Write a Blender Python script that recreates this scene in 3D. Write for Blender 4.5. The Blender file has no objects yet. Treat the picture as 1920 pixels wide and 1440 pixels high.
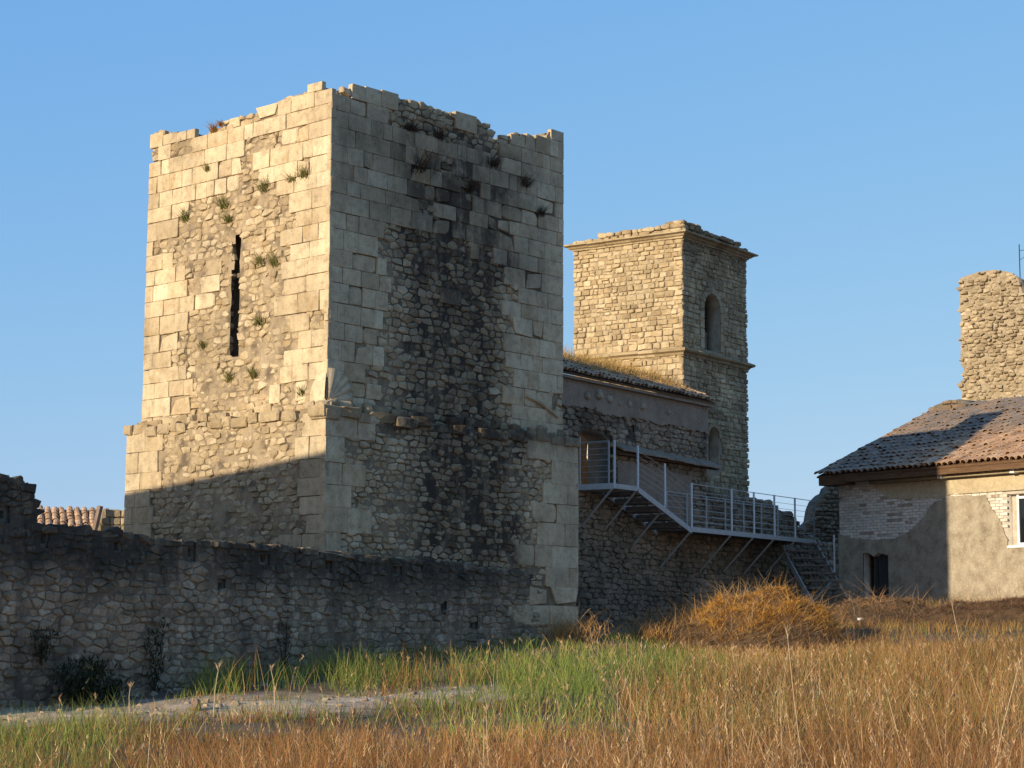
import bpy, bmesh, math, random
import numpy as np
from mathutils import Vector, Matrix, noise

random.seed(7)
RNG = np.random.default_rng(11)
SC = bpy.context.scene
COL = SC.collection

# ------------------------------------------------------------------ camera
FPX, HOR, ROLL = 3650.0, 1200.0, 0.006
TH = math.atan((HOR - 720) / FPX)
fw = Vector((0, math.cos(TH), math.sin(TH)))
up0 = Vector((0, -math.sin(TH), math.cos(TH)))
RT = Vector((1, 0, 0)) * math.cos(ROLL) + up0 * math.sin(ROLL)
UP = up0 * math.cos(ROLL) - Vector((1, 0, 0)) * math.sin(ROLL)
cam = bpy.data.cameras.new('camera')
camo = bpy.data.objects.new('camera', cam)
COL.objects.link(camo)
cam.sensor_width = 36
cam.lens = 36 * FPX / 1920
cam.clip_start, cam.clip_end = 0.5, 6000
M = Matrix.Identity(4)
for r_ in range(3):
    M[r_][0], M[r_][1], M[r_][2] = RT[r_], UP[r_], -fw[r_]
camo.matrix_world = M
SC.camera = camo

# ------------------------------------------------------------------ light
SUN_EL = math.radians(14)
SUN_AZ = Vector((-0.708, -0.706, 0)).normalized()
SDIR = Vector((SUN_AZ.x * math.cos(SUN_EL), SUN_AZ.y * math.cos(SUN_EL), math.sin(SUN_EL)))
w = bpy.data.worlds.new('World')
SC.world = w
w.use_nodes = True
nt = w.node_tree
bg = nt.nodes['Background']
sky = nt.nodes.new('ShaderNodeTexSky')
sky.sky_type = 'NISHITA'
sky.sun_disc = False
sky.sun_elevation = SUN_EL
sky.sun_rotation = math.atan2(SUN_AZ.x, SUN_AZ.y)
sky.altitude = 200
sky.air_density = 1.0
sky.dust_density = 0.6
sky.ozone_density = 2.0
# the evening sky of the photograph is flatter from zenith to skyline than the model's: a power per channel
sp_ = nt.nodes.new('ShaderNodeSeparateColor')
cb_ = nt.nodes.new('ShaderNodeCombineColor')
nt.links.new(sky.outputs[0], sp_.inputs[0])
for i_, (pw_, sc_) in enumerate(((.72, .68), (.42, 1.36), (.10, 3.15))):
    a_ = nt.nodes.new('ShaderNodeMath')
    a_.operation = 'POWER'
    a_.inputs[1].default_value = pw_
    b_ = nt.nodes.new('ShaderNodeMath')
    b_.operation = 'MULTIPLY'
    b_.inputs[1].default_value = sc_
    nt.links.new(sp_.outputs[i_], a_.inputs[0])
    nt.links.new(a_.outputs[0], b_.inputs[0])
    nt.links.new(b_.outputs[0], cb_.inputs[i_])
nt.links.new(cb_.outputs[0], bg.inputs[0])
bg.inputs[1].default_value = 0.104
sl = bpy.data.lights.new('sun', 'SUN')
sl.energy = 3.0
sl.angle = math.radians(0.5)
sl.color = (1.0, 0.88, 0.67)
so = bpy.data.objects.new('sun', sl)
so.rotation_euler = SDIR.to_track_quat('Z', 'Y').to_euler()
COL.objects.link(so)
SC.view_settings.view_transform = 'Standard'
SC.view_settings.look = 'None'
SC.view_settings.exposure = 1.1
SC.view_settings.gamma = 1.0
SC.view_settings.use_curve_mapping = False


# ------------------------------------------------------------------ helpers
def ray(px, py):
    return fw + RT * ((px - 960) / FPX) + UP * ((720 - py) / FPX)


def proj(p):
    d = p.dot(fw)
    if d < 0.1:
        return (-9999, -9999)
    return 960 + FPX * p.dot(RT) / d, 720 - FPX * p.dot(UP) / d


def dirv(deg):
    a = math.radians(deg)
    return Vector((math.sin(a), math.cos(a), 0))


def nrm(deg):
    a = math.radians(deg)
    return Vector((math.cos(a), -math.sin(a), 0))


Z = Vector((0, 0, 1))


class Face:
    """A vertical wall plane: u along the wall, z height, w outwards; k = metres per wall unit."""
    def __init__(s, O, ud, n, k=1.0):
        s.O, s.ud, s.n, s.k = Vector((O.x, O.y, 0)), ud.normalized() * k, n.normalized() * k, k
        s.flip = ud.cross(Z).dot(n) < 0

    def P(s, u, z, w=0.0):
        return s.O + s.ud * u + s.n * w + Z * (z * s.k)

    def uv(s, px, py):
        d = ray(px, py)
        t = s.O.dot(s.n) / d.dot(s.n)
        q = d * t
        return ((q - s.O).dot(s.ud) / s.k ** 2, q.z / s.k)


def tag(o, label, cat, group=None):
    o['label'], o['category'] = label, cat
    if group:
        o['group'] = group
    return o


def thing(name, label, cat, loc, group=None):
    o = bpy.data.objects.new(name, None)
    o.empty_display_size = 0.3
    o.location = loc
    COL.objects.link(o)
    return tag(o, label, cat, group)


def link(name, me, mat=None, parent=None, kind=None, label=None):
    o = bpy.data.objects.new(name, me)
    COL.objects.link(o)
    if mat:
        me.materials.append(mat)
    if parent:
        o.parent = parent
        if parent.type == 'EMPTY':
            o.matrix_parent_inverse = Matrix.Translation(-parent.location)
    if kind:
        o['kind'] = kind
    if label:
        o['label'] = label
    return o


def mesh_from(name, vs, fs, cols=None, smooth=False):
    me = bpy.data.meshes.new(name)
    me.from_pydata(vs, [], fs)
    if cols is not None:
        a = me.attributes.new('sa', 'FLOAT_COLOR', 'POINT')
        a.data.foreach_set('color', np.asarray(cols, dtype=np.float32).ravel())
    if smooth:
        me.polygons.foreach_set('use_smooth', [True] * len(me.polygons))
    return me


class MB:
    """Collects boxes, tubes and prisms; build() links them as one mesh object."""
    def __init__(s):
        s.v, s.f = [], []

    def box(s, o, ax, ay, az):
        """box from corner o along the three edge vectors"""
        b = len(s.v)
        for k in range(8):
            s.v.append(tuple(o + ax * (k & 1) + ay * (k >> 1 & 1) + az * (k >> 2 & 1)))
        F = [(0, 2, 3, 1), (4, 5, 7, 6), (0, 1, 5, 4), (2, 6, 7, 3), (0, 4, 6, 2), (1, 3, 7, 5)]
        if ax.cross(ay).dot(az) < 0:
            F = [f[::-1] for f in F]
        s.f += [tuple(b + i for i in f) for f in F]
        return s

    def tube(s, pts, r, n=6, r2=None):
        pts = [Vector(p) for p in pts]
        b = len(s.v)
        m = len(pts)
        for i, p in enumerate(pts):
            d = (pts[min(i + 1, m - 1)] - pts[max(i - 1, 0)]).normalized()
            a = d.cross(Vector((0.31, 0.87, 0.21))).normalized()
            c = d.cross(a)
            rr = r if r2 is None else r + (r2 - r) * i / (m - 1)
            for k in range(n):
                t = 2 * math.pi * k / n
                s.v.append(tuple(p + a * rr * math.cos(t) + c * rr * math.sin(t)))
        for i in range(m - 1):
            for k in range(n):
                k2 = (k + 1) % n
                s.f.append((b + i * n + k, b + i * n + k2, b + (i + 1) * n + k2, b + (i + 1) * n + k))
        s.f.append(tuple(b + k for k in range(n))[::-1])
        s.f.append(tuple(b + (m - 1) * n + k for k in range(n)))
        return s

    def build(s, name, mat, parent=None, kind=None, label=None, bevel=0, smooth=False):
        me = mesh_from(name, s.v, s.f, smooth=smooth)
        bm = bmesh.new()
        bm.from_mesh(me)
        if bevel:
            bmesh.ops.bevel(bm, geom=bm.edges[:], offset=bevel, segments=1, affect='EDGES')
        bmesh.ops.recalc_face_normals(bm, faces=bm.faces)
        bm.to_mesh(me)
        bm.free()
        return link(name, me, mat, parent, kind, label)


def slab_mesh(name, face, outline, holes, wf, thick, extra=None):
    """a wall body with real openings: outline and holes are lists of (u, z)"""
    cu = bpy.data.curves.new('c', 'CURVE')
    cu.dimensions, cu.fill_mode, cu.extrude = '2D', 'BOTH', thick / 2
    for poly in [outline] + list(holes):
        sp = cu.splines.new('POLY')
        sp.points.add(len(poly) - 1)
        for i, (u, z) in enumerate(poly):
            sp.points[i].co = (u, z, 0, 1)
        sp.use_cyclic_u = True
    o = bpy.data.objects.new('c', cu)
    COL.objects.link(o)
    bpy.context.view_layer.update()
    me = bpy.data.meshes.new_from_object(o)
    bpy.data.objects.remove(o)
    bpy.data.curves.remove(cu)
    me.name = name
    for v in me.vertices:
        v.co = face.P(v.co.x, v.co.y, wf - thick / 2 + v.co.z)
    bm = bmesh.new()
    bm.from_mesh(me)
    bmesh.ops.remove_doubles(bm, verts=bm.verts, dist=1e-5)
    bmesh.ops.recalc_face_normals(bm, faces=bm.faces)
    bm.to_mesh(me)
    bm.free()
    me.materials.clear()
    return me


def slab(name, face, outline, holes, wf, thick, mat, parent=None, **k):
    return link(name, slab_mesh(name, face, outline, holes, wf, thick), mat, parent, **k)


def inside(poly, u, z):
    c = False
    n = len(poly)
    j = n - 1
    for i in range(n):
        ui, zi = poly[i]
        uj, zj = poly[j]
        if (zi > z) != (zj > z) and u < (uj - ui) * (z - zi) / (zj - zi) + ui:
            c = not c
        j = i
    return c


def nz(x, y, s=1.0, seed=0.0):
    return noise.noise(Vector((x * s + seed, y * s - seed * 1.7, seed * 3.1)))


def fbm(x, y, s=1.0, seed=0.0):
    return nz(x, y, s, seed) * .6 + nz(x, y, s * 2.1, seed + 5) * .3 + nz(x, y, s * 4.3, seed + 9) * .15


def sst(a, b, x):
    t = min(1, max(0, (x - a) / (b - a)))
    return t * t * (3 - 2 * t)


def arch(u0, u1, z0, zs, pointed=1.0, n=8):
    """opening outline with a round head springing at zs"""
    r = (u1 - u0) / 2
    c = (u0 + u1) / 2
    P = [(u0, z0), (u1, z0)]
    for k in range(n + 1):
        a = math.pi * k / n
        P.append((c + r * math.cos(a), zs + r * pointed * math.sin(a)))
    return P


# ------------------------------------------------------------------ masonry
def voronoi(u0, u1, z0, z1, su, sz, jit=0.40, wt=0.40, rnd=random, jz=.5):
    """irregular stones: power cells of a jittered bond grid"""
    nu, nzr = int((u1 - u0) / su) + 3, int((z1 - z0) / sz) + 3
    S = {}
    for j in range(-1, nzr):
        for i in range(-1, nu):
            S[i, j] = (i + 0.5 + (j % 2) * .5 + rnd.uniform(-jit, jit), j + .5 + rnd.uniform(-jit, jit) * jz, rnd.uniform(0, wt))
    out = []
    for (i, j), (x, y, wa) in S.items():
        poly = [(x - 1.3, y - 1.2), (x + 1.3, y - 1.2), (x + 1.3, y + 1.2), (x - 1.3, y + 1.2)]
        for dj in (-2, -1, 0, 1, 2):
            for di in (-2, -1, 0, 1, 2):
                q = S.get((i + di, j + dj))
                if q is None or (di == 0 and dj == 0):
                    continue
                dx, dy = q[0] - x, q[1] - y
                if dx * dx + dy * dy > 6:
                    continue
                k = (q[0] ** 2 + q[1] ** 2 - x * x - y * y + wa - q[2]) / 2
                new = []
                m = len(poly)
                for a in range(m):
                    p, p2 = poly[a], poly[(a + 1) % m]
                    f1, f2 = p[0] * dx + p[1] * dy - k, p2[0] * dx + p2[1] * dy - k
                    if f1 <= 0:
                        new.append(p)
                    if (f1 < 0) != (f2 < 0) and f1 != f2:
                        t = f1 / (f1 - f2)
                        new.append((p[0] + (p2[0] - p[0]) * t, p[1] + (p2[1] - p[1]) * t))
                poly = new
                if len(poly) < 3:
                    break
            if len(poly) < 3:
                break
        if len(poly) >= 3:
            # drop tiny edges
            q = []
            for a in range(len(poly)):
                p, p2 = poly[a], poly[a - 1]
                if math.hypot(p[0] - p2[0], p[1] - p2[1]) > 0.12:
                    q.append(p)
            if len(q) >= 3:
                out.append([(u0 + a * su, z0 + b * sz) for a, b in q])
    return out


def coursed(u0, u1, z0, z1, h, wd, jit=0.0, split=0.0, rnd=random):
    """coursed blocks: rows of varying height, blocks of varying width"""
    out = []
    z = z0
    while z < z1 - 0.3 * h[0]:
        hh = min(rnd.uniform(*h), z1 - z)
        if z1 - z - hh < .5 * h[0]:
            hh = z1 - z
        u = u0
        while u < u1 - 1e-3:
            ww = rnd.uniform(*wd)
            if u1 - u - ww < wd[0] * .7:
                ww = u1 - u
            def J(a, b):
                return (a + rnd.uniform(-jit, jit), b + rnd.uniform(-jit, jit) * .8)
            if rnd.random() < split and hh > .12:
                m = hh * rnd.uniform(.4, .6)
                out.append([J(u, z), J(u + ww, z), J(u + ww, z + m), J(u, z + m)])
                out.append([J(u, z + m), J(u + ww, z + m), J(u + ww, z + hh), J(u, z + hh)])
            else:
                out.append([J(u, z), J(u + ww, z), J(u + ww, z + hh), J(u, z + hh)])
            u += ww
        z += hh
    return out


def stone(face, poly, wf, col, gap=.02, depth=.12, bev=.02, bulge=.015, tilt=.02, cham=.2, rough=.0, rnd=random, stainf=None):
    """one dressed or rough stone: verts, faces, colours, picture size"""
    n = len(poly)
    cu = sum(p[0] for p in poly) / n
    cz = sum(p[1] for p in poly) / n
    q = []
    for p in poly:
        du, dz = p[0] - cu, p[1] - cz
        r = math.hypot(du, dz) + 1e-6
        k = max(.3, 1 - gap * .75 / r)
        q.append((cu + du * k, cz + dz * k))
    if n <= 5 and cham > 0:
        c = []
        for a in range(n):
            p, pa, pb = q[a], q[a - 1], q[(a + 1) % n]
            k = cham * rnd.uniform(.5, 1.2)
            la, lb = min(.4, k * rnd.uniform(.2, .6)), min(.4, k * rnd.uniform(.2, .6))
            c.append((p[0] + (pa[0] - p[0]) * la, p[1] + (pa[1] - p[1]) * la))
            c.append((p[0] + (pb[0] - p[0]) * lb, p[1] + (pb[1] - p[1]) * lb))
        q = c
    m = len(q)
    ta, tb = rnd.uniform(-tilt, tilt), rnd.uniform(-tilt, tilt)
    size = math.sqrt(abs(sum(poly[i - 1][0] * poly[i][1] - poly[i][0] * poly[i - 1][1] for i in range(n))) / 2) + 1e-4
    kin = max(.55, 1 - 2.0 * bev / size)
    V, F = [], []
    for (u, z) in q:
        V.append(face.P(u, z, -depth))
    for (u, z) in q:
        V.append(face.P(u + rnd.uniform(-rough, rough), z + rnd.uniform(-rough, rough), wf - bev + ta * (u - cu) + tb * (z - cz)))
    for (u, z) in q:
        V.append(face.P(cu + (u - cu) * kin, cz + (z - cz) * kin, wf + ta * (u - cu) + tb * (z - cz) + rnd.uniform(-rough, rough)))
    V.append(face.P(cu + rnd.uniform(-.15, .15) * size, cz + rnd.uniform(-.15, .15) * size, wf + bulge))
    for a in range(m):
        b = (a + 1) % m
        F.append((a, b, m + b, m + a))
        F.append((m + a, m + b, 2 * m + b, 2 * m + a))
        F.append((2 * m + a, 2 * m + b, 3 * m))
    if face.flip:
        F = [f[::-1] for f in F]
    if stainf:
        C = []
        for (u, z) in q:
            C.append(stainf(u, z))
        C = C * 3 + [stainf(cu, cz)]
        cols = [(col[0], min(1, max(0, g)), col[2], 1) for g in C]
    else:
        cols = [(col[0], col[1], col[2], 1)] * len(V)
    ctr = face.P(cu, cz, 0)
    px, py = proj(ctr)
    d = ctr.length
    vis = max(0, -face.n.dot(ctr) / d)
    area = size * size * vis / (d * d) * 1e6
    if not (-20 < px < 1940 and -20 < py < 1460):
        area = 0
    return [tuple(v) for v in V], F, cols, area


def lay(parent, name, stones, mat, limit=295, rest=None, minarea=0):
    """the largest in the picture as parts of their own, the rest joined"""
    stones = sorted(stones, key=lambda s: -s[3])
    single = [s for s in stones[:limit] if s[3] > minarea]
    for V, F, C, a in single:
        link(name, mesh_from(name, V, F, C), mat, parent)
    more = stones[len(single):]
    if more:
        V, F, C = [], [], []
        for v, f, c, a in more:
            b = len(V)
            V += v
            F += [tuple(i + b for i in t) for t in f]
            C += c
        link(rest or (name + 's'), mesh_from(name, V, F, C), mat, parent, kind='stuff')


# ------------------------------------------------------------------ materials
def new_mat(name):
    m = bpy.data.materials.new(name)
    m.use_nodes = True
    n = m.node_tree.nodes
    n.clear()
    out = n.new('ShaderNodeOutputMaterial')
    p = n.new('ShaderNodeBsdfPrincipled')
    m.node_tree.links.new(p.outputs[0], out.inputs[0])
    p.inputs['Roughness'].default_value = .9
    p.inputs['Specular IOR Level'].default_value = .15
    return m, m.node_tree, p


class NG:
    """tiny node helper"""
    def __init__(s, nt):
        s.nt = nt

    def n(s, t, **k):
        o = s.nt.nodes.new(t)
        for a, v in k.items():
            setattr(o, a, v)
        return o

    def l(s, a, b):
        s.nt.links.new(a, b)

    def noise(s, vec, scale, detail=4, rough=.6, dim=None):
        o = s.n('ShaderNodeTexNoise')
        o.inputs['Scale'].default_value = scale
        o.inputs['Detail'].default_value = detail
        o.inputs['Roughness'].default_value = rough
        s.l(vec, o.inputs['Vector'])
        return o.outputs['Fac']

    def scale(s, vec, xyz):
        o = s.n('ShaderNodeMapping')
        o.inputs['Scale'].default_value = xyz
        s.l(vec, o.inputs['Vector'])
        return o.outputs[0]

    def ramp(s, fac, stops):
        o = s.n('ShaderNodeValToRGB')
        e = o.color_ramp.elements
        while len(e) < len(stops):
            e.new(.5)
        for i, (p, c) in enumerate(stops):
            e[i].position = p
            e[i].color = (c, c, c, 1) if not hasattr(c, '__len__') else (*c, 1)
        s.l(fac, o.inputs[0])
        return o.outputs[0]

    def mix(s, fac, a, b, bt='MIX'):
        o = s.n('ShaderNodeMix', data_type='RGBA', blend_type=bt)
        for i, v in ((0, fac), (6, a), (7, b)):
            if hasattr(v, 'is_output'):
                s.l(v, o.inputs[i])
            elif i == 0:
                o.inputs[0].default_value = v
            else:
                o.inputs[i].default_value = (*v, 1)
        return o.outputs[2]

    def math(s, op, a, b=None):
        o = s.n('ShaderNodeMath', operation=op)
        for i, v in enumerate((a, b)):
            if v is None:
                continue
            if hasattr(v, 'is_output'):
                s.l(v, o.inputs[i])
            else:
                o.inputs[i].default_value = v
        return o.outputs[0]

    def bump(s, h, st, dist=.02):
        o = s.n('ShaderNodeBump')
        o.inputs['Strength'].default_value = st
        o.inputs['Distance'].default_value = dist
        s.l(h, o.inputs['Height'])
        return o.outputs[0]


def stone_mat(name, c0, c1, c2, stain=(.03, .025, .02), lichen=(.36, .22, .08), streak=.0, bump=.6, nscale=3.0, crust=0.0):
    m, nt, p = new_mat(name)
    g = NG(nt)
    pos = g.n('ShaderNodeNewGeometry').outputs['Position']
    at = g.n('ShaderNodeAttribute', attribute_name='sa')
    sep = g.n('ShaderNodeSeparateColor')
    g.l(at.outputs['Color'], sep.inputs[0])
    tint, st, li = sep.outputs[0], sep.outputs[1], sep.outputs[2]
    base = g.ramp(tint, [(0, c0), (.5, c1), (1, c2)])
    big = g.noise(pos, .8, 4, .6)
    mid = g.noise(pos, nscale * 2, 6, .7)
    fine = g.noise(pos, 38, 5, .75)
    base = g.mix(1, base, g.ramp(big, [(.3, (.80, .79, .77)), (.7, (1.12, 1.1, 1.06))]), 'MULTIPLY')
    base = g.mix(1, base, g.ramp(mid, [(.28, (.62, .6, .57)), (.5, (1, 1, 1)), (.75, (1.16, 1.14, 1.1))]), 'MULTIPLY')
    base = g.mix(.75, base, g.ramp(fine, [(.3, (.6, .58, .56)), (.55, (1, 1, 1)), (.8, (1.2, 1.19, 1.17))]), 'MULTIPLY')
    # lichen / ochre blooms
    lf = g.math('MULTIPLY', li, g.ramp(g.noise(pos, 5, 5, .7), [(.42, 0.0), (.6, 1.0)]))
    base = g.mix(lf, base, lichen)
    # water and soot stains and painted-in dark, broken up by stretched noise
    sn = g.noise(g.scale(pos, (2.2, 2.2, .45)), 1.6, 6, .7)
    s2 = g.noise(pos, 7, 5, .7)
    sf = g.math('MULTIPLY', st, g.ramp(g.math('ADD', g.math('MULTIPLY', sn, .6), g.math('MULTIPLY', s2, .4)), [(.30, .35), (.52, 1.0)]))
    base = g.mix(sf, base, stain)
    if streak:
        k = g.noise(g.scale(pos, (1.5, 1.5, .12)), 2.2, 6, .65)
        base = g.mix(g.math('MULTIPLY', g.ramp(k, [(.45, 0.0), (.68, 1.0)]), streak), base, stain)
    if crust:
        k = g.noise(pos, 2.6, 8, .75)
        base = g.mix(g.math('MULTIPLY', g.ramp(k, [(.47, 0.0), (.62, 1.0)]), crust), base, (.035, .036, .028))
    g.l(base, p.inputs['Base Color'])
    h = g.math('ADD', g.math('MULTIPLY', mid, .6), g.math('MULTIPLY', fine, .5))
    g.l(g.bump(h, bump, .03), p.inputs['Normal'])
    return m


def noise_mat(name, ca, cb, scale=4, bump=.4, rough=.9, detail=5, stretch=(1, 1, 1), third=None, spec=.15, metal=0):
    m, nt, p = new_mat(name)
    g = NG(nt)
    pos = g.scale(g.n('ShaderNodeNewGeometry').outputs['Position'], stretch)
    f = g.noise(pos, scale, detail, .65)
    stops = [(.3, ca), (.7, cb)] if third is None else [(.28, ca), (.5, cb), (.72, third)]
    b = g.ramp(f, stops)
    f2 = g.noise(pos, scale * 7, 4, .7)
    b = g.mix(.7, b, g.ramp(f2, [(.3, (.65, .65, .65)), (.7, (1.15, 1.15, 1.15))]), 'MULTIPLY')
    g.l(b, p.inputs['Base Color'])
    p.inputs['Roughness'].default_value = rough
    p.inputs['Specular IOR Level'].default_value = spec
    p.inputs['Metallic'].default_value = metal
    if bump:
        g.l(g.bump(g.math('ADD', f, f2), bump, .02), p.inputs['Normal'])
    return m


def attr_mat(name, rough=.8, trans=.0):
    """per-blade colour from the mesh, with a little light let through"""
    m, nt, p = new_mat(name)
    g = NG(nt)
    at = g.n('ShaderNodeAttribute', attribute_name='sa')
    g.l(at.outputs['Color'], p.inputs['Base Color'])
    p.inputs['Roughness'].default_value = rough
    if trans:
        t = g.n('ShaderNodeBsdfTranslucent')
        g.l(at.outputs['Color'], t.inputs[0])
        mx = g.n('ShaderNodeMixShader')
        mx.inputs[0].default_value = trans
        g.l(p.outputs[0], mx.inputs[1])
        g.l(t.outputs[0], mx.inputs[2])
        g.l(mx.outputs[0], nt.nodes['Material Output'].inputs[0])
    return m


STAIN = (.074, .052, .034)
m_ash = stone_mat('pale_limestone', (0.500, 0.385, 0.240), (0.610, 0.475, 0.305), (0.680, 0.552, 0.368), STAIN, streak=.22, bump=.35)
m_rub = stone_mat('rubble_limestone', (0.400, 0.299, 0.180), (0.540, 0.414, 0.256), (0.640, 0.513, 0.336), STAIN, streak=.22, bump=.9)
m_ch = stone_mat('warm_rubble', (0.380, 0.281, 0.164), (0.520, 0.399, 0.240), (0.630, 0.503, 0.320), STAIN, streak=.1, bump=.8)
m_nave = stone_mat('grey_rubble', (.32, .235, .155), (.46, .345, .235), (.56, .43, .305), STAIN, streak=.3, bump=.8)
m_ramp = stone_mat('lichened_rubble', (.36, .26, .17), (.52, .39, .265), (.64, .49, .345), (.05, .04, .03), lichen=(.20, .17, .07), streak=.55, bump=1.0, crust=.45)
m_brick = stone_mat('whitewashed_brick', (.64, .57, .47), (.74, .67, .57), (.80, .74, .65), (.24, .15, .095), bump=.5)
m_tile = stone_mat('roof_tile', (.30, .17, .10), (.50, .295, .165), (.64, .42, .26), (.20, .17, .14), lichen=(.45, .33, .22), bump=.6)
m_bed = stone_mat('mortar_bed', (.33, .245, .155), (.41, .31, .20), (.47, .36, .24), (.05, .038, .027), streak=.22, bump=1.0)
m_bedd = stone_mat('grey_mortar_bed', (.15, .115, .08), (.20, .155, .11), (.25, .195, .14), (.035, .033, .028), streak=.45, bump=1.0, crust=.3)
m_bedr = stone_mat('dark_wall_mortar', (.22, .155, .10), (.30, .215, .145), (.37, .275, .19), (.05, .04, .03), streak=.55, bump=1.0, crust=.45)
m_mort = noise_mat('lime_mortar', (0.260, 0.198, 0.126), (0.440, 0.343, 0.226), 5, .9)
m_mortd = noise_mat('dark_mortar', (.12, .10, .078), (0.220, 0.179, 0.126), 5, .9)
m_mortw = noise_mat('whitewash_mortar', (.38, .32, .245), (.54, .47, .38), 5, .5)
m_plast = noise_mat('rough_render', (.20, .155, .10), (.36, .29, .20), 3.4, 1.0, third=(.47, .385, .275), detail=12)
m_plastc = noise_mat('cream_plaster', (0.420, 0.328, 0.200), (0.520, 0.415, 0.261), 1.5, .15)
m_plastn = noise_mat('brown_plaster', (.24, .175, .12), (.36, .27, .19), 2.4, .7, detail=9)
m_metal = noise_mat('galvanised_steel', (.76, .72, .66), (.83, .79, .73), 8, .05, rough=.5, spec=.4)
m_rail = noise_mat('dull_steel', (.45, .41, .36), (.57, .53, .47), 8, .05, rough=.6, spec=.3)
m_tread = noise_mat('weathered_tread', (.17, .12, .085), (.26, .19, .14), 6, .2, rough=.8)
m_white = noise_mat('white_frame', (.72, .72, .70), (.80, .80, .78), 5, .03, rough=.5)
m_wood = noise_mat('brown_board', (.10, .055, .03), (.17, .095, .05), 3, .3, stretch=(1, 1, 6))
m_door = noise_mat('dark_door', (.035, .036, .034), (.06, .06, .056), 3, .3, stretch=(6, 6, .6))
m_lead = noise_mat('grey_flashing', (.24, .24, .235), (.32, .32, .31), 3, .1, rough=.6)
m_iron = noise_mat('dark_iron', (.03, .03, .03), (.05, .05, .05), 5, 0, rough=.6)
m_grass = attr_mat('grass_blade', .75, .30)
m_straw = attr_mat('straw_blade', .7, .15)
m_leaf = attr_mat('leaf', .7, .25)
m_bark = noise_mat('bark', (.05, .04, .03), (.09, .07, .05), 12, .5)
m_rag = noise_mat('white_cloth', (.70, .69, .66), (.8, .79, .76), 9, .3)
m_pale = noise_mat('pale_stone', (.50, .44, .36), (.62, .55, .46), 5, .4)
m_glass, _, _p = new_mat('dark_glass')
_p.inputs['Base Color'].default_value = (.012, .013, .014, 1)
_p.inputs['Roughness'].default_value = .06
_p.inputs['Specular IOR Level'].default_value = .5


# ------------------------------------------------------------------ ground
GP = np.array([(-7.77, 30.0, -1.06), (-6.49, 31.7, -.89), (-5.05, 33.5, -.71), (-3.43, 35.5, -.48), (-1.61, 37.8, -.19), (.47, 40.4, .08),
               (1.4, 41.6, .2), (1.64, 47.2, .32), (4, 50.5, .62), (6.53, 54.2, .95), (9.4, 54, 1.12), (12.7, 48.4, .96), (11, 50.7, 1.02),
               (-6, 23, -1.42), (-6.6, 26.4, -1.25), (0, 20, -1.56), (6.5, 20, -1.45), (0, 27, -1.12), (5.5, 30, -.78), (4.5, 41, -.3), (8.5, 44, .22), (11.5, 45, .5), (9.5, 36, -.3),
               (0, 34, -.62), (0, 9, -1.72), (-15, 5, -1.8), (15, 5, -1.7), (0, -20, -1.8), (-18, 27, -1.5), (20, 40, .2), (25, 60, 1.3), (-10, 58, .5), (-30, 60, -.4),
               (0, 80, 1.2), (-18, 42, -.3), (-13, 48, .2)], float)


def _tps(r2):
    return np.where(r2 > 1e-9, r2 * np.log(r2 + 1e-12), 0)


_d = ((GP[:, None, :2] - GP[None, :, :2]) ** 2).sum(-1)
_n = len(GP)
_A = np.zeros((_n + 3, _n + 3))
_A[:_n, :_n] = _tps(_d) + np.eye(_n) * 6.0
_A[:_n, _n] = 1
_A[:_n, _n + 1:] = GP[:, :2]
_A[_n:, :_n] = _A[:_n, _n:].T
_W = np.linalg.solve(_A, np.concatenate([GP[:, 2], np.zeros(3)]))


def gh(x, y):
    """ground height (arrays or numbers)"""
    x, y = np.asarray(x, float), np.asarray(y, float)
    xc, yc = np.clip(x, -40, 40), np.clip(y, -30, 95)
    r = (xc[..., None] - GP[:, 0]) ** 2 + (yc[..., None] - GP[:, 1]) ** 2
    h = _tps(r) @ _W[:_n] + _W[_n] + _W[_n + 1] * xc + _W[_n + 2] * yc
    h = h + .035 * np.sin(x * 1.7 + .4 * y) * np.sin(y * 1.3 - .5 * x) + .02 * np.sin(x * 4.1 + 1) * np.sin(y * 3.7)
    return np.clip(h, -2.6, 2.2)


def on_ground(px, py):
    d = ray(px, py)
    prev = 8.0
    t = 8.0
    while t < 80:
        q = d * t
        if q.z < float(gh(q.x, q.y)):
            return Vector((q.x, q.y, float(gh(q.x, q.y))))
        t += .1
    return d * 60


def grid_axis(lo, hi, fa, fb, step):
    a = list(np.arange(fa, fb + .01, step))
    s, x = step, fb
    while x < hi:
        s *= 1.35
        x += s
        a.append(min(x, hi))
    s, x = step, fa
    while x > lo:
        s *= 1.35
        x -= s
        a.insert(0, max(x, lo))
    return np.array(a)


gx, gy = grid_axis(-2500, 2500, -14, 18, .45), grid_axis(-60, 4000, 6, 60, .45)
X, Y = np.meshgrid(gx, gy)
Hh = gh(X, Y)
far = np.clip((np.hypot(X, Y - 30) - 70) / 200, 0, 1)
Hh = Hh * (1 - far) + (-1.5) * far
V = np.stack([X, Y, Hh], -1).reshape(-1, 3)
nx_, ny_ = len(gx), len(gy)
idx = np.arange(nx_ * ny_).reshape(ny_, nx_)
Fq = np.stack([idx[:-1, :-1], idx[:-1, 1:], idx[1:, 1:], idx[1:, :-1]], -1).reshape(-1, 4)
me = mesh_from('ground', V.tolist(), Fq.tolist(), smooth=True)
m_soil = noise_mat('dry_soil', (.085, .058, .036), (.15, .105, .065), 1.6, .8, third=(.22, .16, .10), detail=8)
ground = link('ground', me, m_soil, kind='structure')

# sandy path, laid on the ground along a line read off the picture
PATH = [on_ground(*p) for p in ((-260, 1358), (0, 1344), (200, 1338), (380, 1328), (560, 1321), (740, 1309), (900, 1300))]
PW = [.7, .65, .6, .8, .8, .5, .2]


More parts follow.
